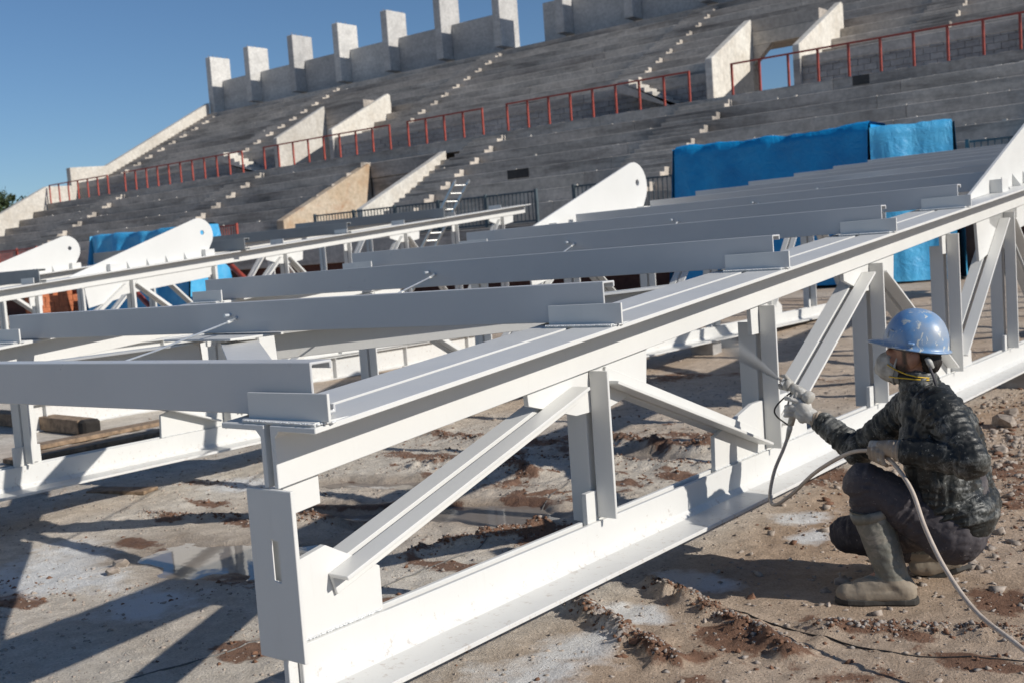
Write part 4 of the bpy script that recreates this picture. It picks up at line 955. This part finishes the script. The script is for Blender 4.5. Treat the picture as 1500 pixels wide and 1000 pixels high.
# gloves
GT, GB = V3(-2.213, 4.950, .738), V3(-2.259, 4.950, .588); gd = (GB-GT).normalized()
def rglove(m):
    m.cap(Vector(Rwri)+V3(-.012, .003, .008), (-2.150, 4.930, .640), .035, .036); m.cap((-2.150, 4.928, .640), (-2.182, 4.930, .672), .035, .033); m.cap((-2.165, 4.926, .630), (-2.200, 4.926, .645), .028, .026)
    for i, t in enumerate((.040, .063, .086, .108)):
        g = GT+gd*t; L1 = (1.0, 1.05, 1.0, .88)[i]; r_ = (.0108, .0112, .0108, .0098)[i]
        k = g+V3(.030, -.022, .004); p1 = g+V3(-.004*L1, -.037, .004); p2 = g+V3(-.034*L1, -.024, 0); p3 = g+V3(-.036*L1, .012, -.002)
        if i == 0: p1 = g+V3(-.008, -.036, .016); p2 = g+V3(-.042, -.022, .022); p3 = g+V3(-.052, .002, .012)
        m.cap(V3(-2.178, 4.922, .668)-V3(.003*i, 0, .016*i), k, .020, r_*1.18); m.cap(k, p1, r_*1.18, r_); m.cap(p1, p2, r_, r_*.95); m.cap(p2, p3, r_*.95, r_*.82)
    m.cap((-2.165, 4.945, .672), (-2.185, 4.975, .715), .021, .014); m.cap((-2.185, 4.975, .715), (-2.222, 4.980, .728), .014, .011)
wpart(rmesh(rglove, 'glove', .0036, 2, lambda c: .0018*fbm(c*75, 3, 6), None, BASE), 'glove', GLOV)
wpart(rmesh(lambda m: m.tube([Vector(Rwri)+V3(-.010, .002, .006), Vector(Rwri)+V3(-.045, .012, .032)], [.044, .040], 20), 'glove_cuff', .004, 1, lambda c: .002*np.sin(c[:, 0]*420), None, BASE), 'glove_cuff', GLOV2)
HD = (V3(-1.532, 4.30, .564)-V3(-1.671, 4.38, .596)).normalized(); HC = V3(-1.600, 4.350, .590)
def lglove(m):
    m.cap(Vector(Lwri)+V3(-.02, 0, 0), (-1.555, 4.335, .622), .036, .036); m.cap((-1.555, 4.335, .622), (-1.592, 4.345, .622), .034, .030); m.cap((-1.56, 4.350, .612), (-1.60, 4.362, .614), .026, .024)
    for i, t in enumerate((-.042, -.018, .006, .029)):
        g = HC+HD*t; r_ = (.0105, .0112, .0108, .0098)[i]; L1 = (.95, 1.05, 1.0, .85)[i]
        k = g+V3(-.008, -.012, .036); p1 = g+V3(-.008, -.037*L1, .016); p2 = g+V3(-.004, -.036*L1, -.018); p3 = g+V3(.0, -.004, -.032)
        m.cap(V3(-1.578, 4.340, .624)+HD*t*.6, k, .019, r_*1.2); m.cap(k, p1, r_*1.2, r_); m.cap(p1, p2, r_, r_*.95); m.cap(p2, p3, r_*.95, r_*.82)
    m.cap((-1.57, 4.355, .612), (-1.625, 4.385, .605), .020, .014); m.cap((-1.625, 4.385, .605), (-1.662, 4.376, .590), .014, .0115)
wpart(rmesh(lglove, 'glove', .0036, 2, lambda c: .0018*fbm(c*75, 3, 9), None, BASE), 'glove', GLOV2)
wpart(rmesh(lambda m: m.tube([Vector(Lwri)+V3(-.012, 0, 0), Vector(Lwri)+V3(-.062, .006, .003)], [.049, .041], 20), 'glove_cuff', .004, 1, lambda c: .0028*np.sin(c[:, 0]*380), None, BASE), 'glove_cuff', GLOV2)

# hard hat
def hat_mat():
    m, N, L, b = new_mat('scuffed_blue_plastic'); v = pos(N, L)
    c = ramp(N, L, noise(N, L, v, 9, 4), [(.3, (.10, .25, .48)), (.7, (.17, .35, .62))])
    d = ramp(N, L, noise(N, L, v, 5.5, 4, .6), [(.36, (0, 0, 0)), (.60, (.75,)*3)]); c = mix(N, L, d, c, (.34, .36, .39))
    tc = N.new('ShaderNodeTexCoord'); sx = N.new('ShaderNodeSeparateXYZ'); L.new(tc.outputs['Object'], sx.inputs[0])
    mr = N.new('ShaderNodeMapRange'); L.new(sx.outputs[0], mr.inputs[0]); mr.inputs[1].default_value = .06; mr.inputs[2].default_value = -.07; mr.inputs[3].default_value = 0; mr.inputs[4].default_value = .8
    c = mix(N, L, mr.outputs[0], c, (.50, .49, .46))
    f = ramp(N, L, noise(N, L, pos(N, L, (1, 1, .55)), 26, 5, .62, .9), [(.575, (0, 0, 0)), (.60, (.9,)*3)]); c = mix(N, L, f, c, (.62, .62, .56))
    L.new(c, b.inputs['Base Color']); b.inputs['Roughness'].default_value = .38; bump(N, L, b, noise(N, L, v, 60, 4), .12, .003); return m
HAT = hat_mat(); HC0 = V3(-1.528, 4.592, 1.010)-V3(*BASE); hf = V3(-1, -.05, .19).normalized(); hs = V3(-.05, 1, 0).normalized(); hs = (hs-hf*hs.dot(hf)).normalized(); hu = hs.cross(hf)
if hu.z < 0: hu = -hu
m = MB(); nu, nv_ = 48, 16; V = []; F = []
for j in range(nv_+3):
    for i in range(nu):
        a = 2*math.pi*i/nu; ca, sa = math.cos(a), math.sin(a)
        if j <= nv_:
            t = j/nv_*math.pi/2; rr = math.cos(t)**.86; z = math.sin(t)**1.0*.144; ridge = .006*math.exp(-(sa*rr*.115/.018)**2)*math.sin(t)**.6
            p = hf*(ca*rr*.132)+hs*(sa*rr*.113)+hu*(z+ridge)
        else:
            k = j-nv_; front = max(0, ca)**1.6; ext = (.006, .013)[k-1]+front*(.030, .052)[k-1]; p = hf*(ca*(.132+ext))+hs*(sa*(.113+(.006, .013)[k-1]+.004*front))+hu*(-.004*k-front*.004*k)
        V.append(HC0+p)
order = [nv_+2, nv_+1]+list(range(0, nv_+1))
for a_, b_ in zip(order[:-1], order[1:]):
    for i in range(nu): F.append((a_*nu+i, a_*nu+(i+1) % nu, b_*nu+(i+1) % nu, b_*nu+i))
m.add(V, F); hat = m.build('hard_hat', HAT, WK, 0, True, weld=True); sm = hat.modifiers.new('s', 'SOLIDIFY'); sm.thickness = .004; sm.offset = -1
def on_hat(a, z, out=0.0):
    t = math.asin(min(1, z/.148)); rr = math.cos(t)**.86; return HC0+hf*(math.cos(a)*(rr*.132+out))+hs*(math.sin(a)*(rr*.113+out))+hu*z
near = -1 if (hs.y > 0) else 1
m = MB(); m.tube([on_hat(near*1.75+i*.05, .016, .004) for i in range(5)], .007, 8); m.build('side_slot', HAT, hat, 0, True)
WMARK = simple('worn_white_marking', (.60, .63, .66), .5, 0, .2, 60)
for pth in ([(.98, .052), (.86, .054), (.72, .054)], [(.72, .054), (.74, .036), (.77, .020)]):     # the worn figure on the front of the shell
    m = MB(); m.tube([on_hat(near*a, z, .0012) for a, z in pth], .0035, 6); m.build('figure_mark', WMARK, hat, 0, True)
PLAS = simple('grey_plastic', (.50, .50, .47), .5, 0, .2, 30); STRAP = simple('dark_strap', (.10, .095, .105), .8, 0, .2, 40)
def wtube(name, pts, r_, mat, parent=WK, n=8):
    m = MB(); m.tube([tuple(np.array(p)-np.array(BASE)) for p in pts], r_, n); return m.build(name, mat, parent, 0, True)
hb = []
for i in range(25): a = 2*math.pi*i/24; hb.append(V3(*BASE)+HC0+hf*(math.cos(a)*.104)+hs*(math.sin(a)*.086)+hu*(-.014))
wtube('head_band', hb, .010, STRAP, hat)
wtube('nape_clip', [(-1.462, 4.518, .965), (-1.452, 4.522, .945), (-1.446, 4.532, .922)], [.010, .014, .011], PLAS, hat)
wtube('chin_strap', [(-1.452, 4.520, .925), (-1.438, 4.520, .890), (-1.428, 4.515, .850)], [.006, .006, .005], STRAP, hat)
# dust mask
def mask_mat():
    m, N, L, b = new_mat('dirty_white_mask'); v = pos(N, L); L.new(ramp(N, L, noise(N, L, v, 26, 5, .6), [(.3, (.30, .28, .245)), (.65, (.52, .50, .455))]), b.inputs['Base Color']); b.inputs['Roughness'].default_value = .9; bump(N, L, b, noise(N, L, v, 300, 3), .3, .002); return m
MASK = mask_mat()
def maskb(m):
    rt = Matrix.Rotation(-.35, 3, 'Y'); m.ell(H+V3(-.090, 0, -.044), (.060, .055, .066), 20, 14, rt); m.ell(H+V3(-.070, 0, -.046), (.040, .062, .074), 20, 14, rt); m.ell(H+V3(-.135, 0, -.055), (.024, .022, .026), 14, 10, rt)
mk = wpart(rmesh(maskb, 'dust_mask', .0045, 2, lambda c: .0012*fbm(c*90, 2, 4), None, BASE), 'dust_mask', MASK)
rimp = []
for i in range(25):
    a = 2*math.pi*i/24; rimp.append(H+V3(-.052-.014*math.cos(a)*0+.02*math.sin(a), math.cos(a)*.064, -.044+math.sin(a)*.072))
m = MB(); m.tube([tuple(np.array(p)-np.array(BASE)) for p in rimp], .0045, 8, False); m.build('mask_rim', MASK, mk, 0, True)
YEL = simple('yellow_elastic', (.72, .47, .04), .6, 0, .1, 40)
wtube('strap', [(-1.628, 4.533, .934), (-1.590, 4.519, .915), (-1.545, 4.515, .897), (-1.50, 4.522, .885), (-1.465, 4.55, .878)], .0028, YEL, mk)
wtube('strap', [(-1.622, 4.532, .884), (-1.585, 4.521, .881), (-1.545, 4.520, .879), (-1.50, 4.524, .874), (-1.465, 4.55, .870)], .0028, YEL, mk)

# spray gun (held, so a thing of its own), hose and mist
GBASE = V3(-2.235, 4.95, .66)
def from_cam(p): p = Vector(p); c = V3(0, 0, 1.5); return c+(p-c)*KS
GUN = thing('spray_gun', 'paint-caked spray gun held up in the right glove', 'spray gun', from_cam(GBASE)); GUN.scale = (KS,)*3
GM = splat_mat('paint_caked_metal', (.34, .32, .285), (.50, .48, .44), (.64, .63, .59), .7, .6, 30, .54, 160)
def gpt(p): return Vector(p)-GBASE
def gtube(name, pts, r_, mat=GM, n=12, smooth=True): m = MB(); m.tube([gpt(p) for p in pts], r_, n); return m.build(name, mat, GUN, 0, smooth)
ax0, ax1 = V3(-2.150, 4.948, .716), V3(-2.302, 4.972, .795); ad = (ax1-ax0).normalized()
gtube('body', [ax0+ad*.03, ax0+ad*.05, ax0+ad*.09, ax0+ad*.12], [.025, .027, .026, .021]); gtube('rear_cap', [ax0-ad*.006, ax0, ax0+ad*.028, ax0+ad*.034], [.026, .032, .032, .026])
gtube('grip', [GT+V3(.004, 0, .012), GT.lerp(GB, .5), GB], [.021, .018, .0155]); cap_ = gtube('air_cap', [ax0+ad*.118, ax0+ad*.125, ax0+ad*.145, ax0+ad*.150], [.022, .030, .030, .020])
up_ = V3(0, 0, 1)-ad*ad.z; up_.normalize(); sd_ = ad.cross(up_)
for s_ in (1, -1): m = MB(); m.tube([gpt(ax0+ad*.140+up_*.022*s_), gpt(ax0+ad*.170+up_*.032*s_), gpt(ax0+ad*.184+up_*.020*s_)], [.011, .011, .006], 8); m.build('horn', GM, cap_, 0, True)
gtube('nozzle', [ax0+ad*.148, ax0+ad*.160], [.006, .003]); gtube('trigger', [ax0+ad*.098-up_*.014, ax0+ad*.096-up_*.05+V3(-.01, 0, 0), GT+gd*.075+V3(-.036, 0, 0)], .005, n=8); gtube('guard_ring', [ax0+ad*.155+up_*.022, ax0+ad*.17+sd_*-.024, ax0+ad*.160-up_*.024, ax0+ad*.145-sd_*.024, ax0+ad*.155+up_*.022], .004, n=6)
gtube('swivel', [GB, GB+gd*.022, GB+gd*.05, GB+gd*.075], [.011, .014, .011, .009])
def spline(pts, n=10):
    P = [Vector(p) for p in pts]; P = [P[0]*2-P[1]]+P+[P[-1]*2-P[-2]]; out = []
    for i in range(1, len(P)-2):
        for k in range(n):
            t = k/n; a, b, c, d = P[i-1:i+3]; out.append(.5*((2*b)+(c-a)*t+(2*a-5*b+4*c-d)*t*t+(3*b-a-3*c+d)*t**3))
    out.append(P[-2]); return out
HOSE = splat_mat('dusty_hose_rubber', (.42, .345, .28), (.58, .49, .41), (.62, .57, .5), .6, .65, 20, .55)
hp = [tuple(GB+gd*.07), (-2.290, 4.92, .47), (-2.314, 4.86, .373), (-2.314, 4.80, .268), (-2.242, 4.70, .252), (-2.109, 4.60, .337), (-1.947, 4.50, .468), (-1.774, 4.42, .571), (-1.671, 4.384, .598), (-1.600, 4.350, .592), (-1.532, 4.30, .564), (-1.435, 4.2, .490), (-1.339, 4.05, .385), (-1.224, 3.9, .285), (-1.082, 3.75, .200), (-.899, 3.6, .150), (-.70, 3.45, .07), (-.45, 3.3, -.012), (0.0, 3.1, -.018), (.6, 2.9, -.018)]
hpw = [from_cam(p) for p in hp]; hz = hpw[0].copy(); m = MB(); m.tube([p-hz for p in spline(hpw)],   .0085*KS, 10); ho = m.build('hose', HOSE, None, 0, True); ho.location = hz; tag(ho, 'beige air hose looping from the spray gun through the left glove', 'hose')
wp = [from_cam(p) for p in [tuple(ax0+ad*.10-up_*.01), (-2.30, 4.93, .70), (-2.325, 4.92, .66), (-2.315, 4.93, .625), tuple(GB+gd*.01)]]; m = MB(); m.tube([(p-from_cam(GBASE))/KS for p in spline(wp)], .004, 8); m.build('feed_line', DARK, GUN, 0, True)
# paint mist
def mist_mat():
    m = bpy.data.materials.new('paint_mist'); m.use_nodes = True; N, L = nodes_of(m); N.remove(N['Principled BSDF']); out = N['Material Output']
    pv = N.new('ShaderNodeVolumePrincipled'); pv.inputs['Color'].default_value = (.99, .99, .99, 1); pv.inputs['Anisotropy'].default_value = .2
    tc = N.new('ShaderNodeTexCoord'); sp = N.new('ShaderNodeSeparateXYZ'); L.new(tc.outputs['Object'], sp.inputs[0])
    def mth(op, a, b=None):
        n_ = N.new('ShaderNodeMath'); n_.operation = op
        for i, v in enumerate((a, b)):
            if v is None: continue
            if hasattr(v, 'is_linked'): L.new(v, n_.inputs[i])
            else: n_.inputs[i].default_value = v
        return n_.outputs[0]
    x, y, z = sp.outputs; rad = mth('SQRT', mth('ADD', mth('MULTIPLY', y, y), mth('MULTIPLY', z, z))); cone = mth('DIVIDE', rad, mth('ADD', mth('MULTIPLY', x, .17), .004))
    core = mth('POWER', mth('MAXIMUM', mth('SUBTRACT', 1.0, cone), 0.0), 1.3); fall = mth('DIVIDE', .30, mth('ADD', mth('MULTIPLY', x, x), .025)); fade = mth('MAXIMUM', mth('SUBTRACT', 1.0, mth('DIVIDE', x, .62)), 0.0)
    nz = N.new('ShaderNodeTexNoise'); nz.inputs['Scale'].default_value = 16; nz.inputs['Detail'].default_value = 4; L.new(tc.outputs['Object'], nz.inputs['Vector'])
    dn = mth('MULTIPLY', mth('MULTIPLY', mth('MULTIPLY', core, fall), fade), mth('ADD', mth('MULTIPLY', nz.outputs['Fac'], 1.2), .3)); L.new(mth('MULTIPLY', dn, MIST_D), pv.inputs['Density']); L.new(pv.outputs[0], out.inputs['Volume']); return m
MIST_D = 36.0
m = MB(); n = 24; m.add([(0.0, .004*math.cos(2*math.pi*i/n), .004*math.sin(2*math.pi*i/n)) for i in range(n)]+[(.62, .11*math.cos(2*math.pi*i/n), .11*math.sin(2*math.pi*i/n)) for i in range(n)], [tuple(range(n)), tuple(range(n, 2*n))]+[(i, (i+1) % n, n+(i+1) % n, n+i) for i in range(n)])
mo = m.build('paint_mist', mist_mat()); md_ = V3(-.86, .20, .46).normalized(); mo.location = from_cam(ax0+ad*.165); mo.rotation_euler = md_.to_track_quat('X', 'Z').to_euler(); tag(mo, 'pale mist of paint spraying from the gun towards the truss', 'mist', kind='stuff')
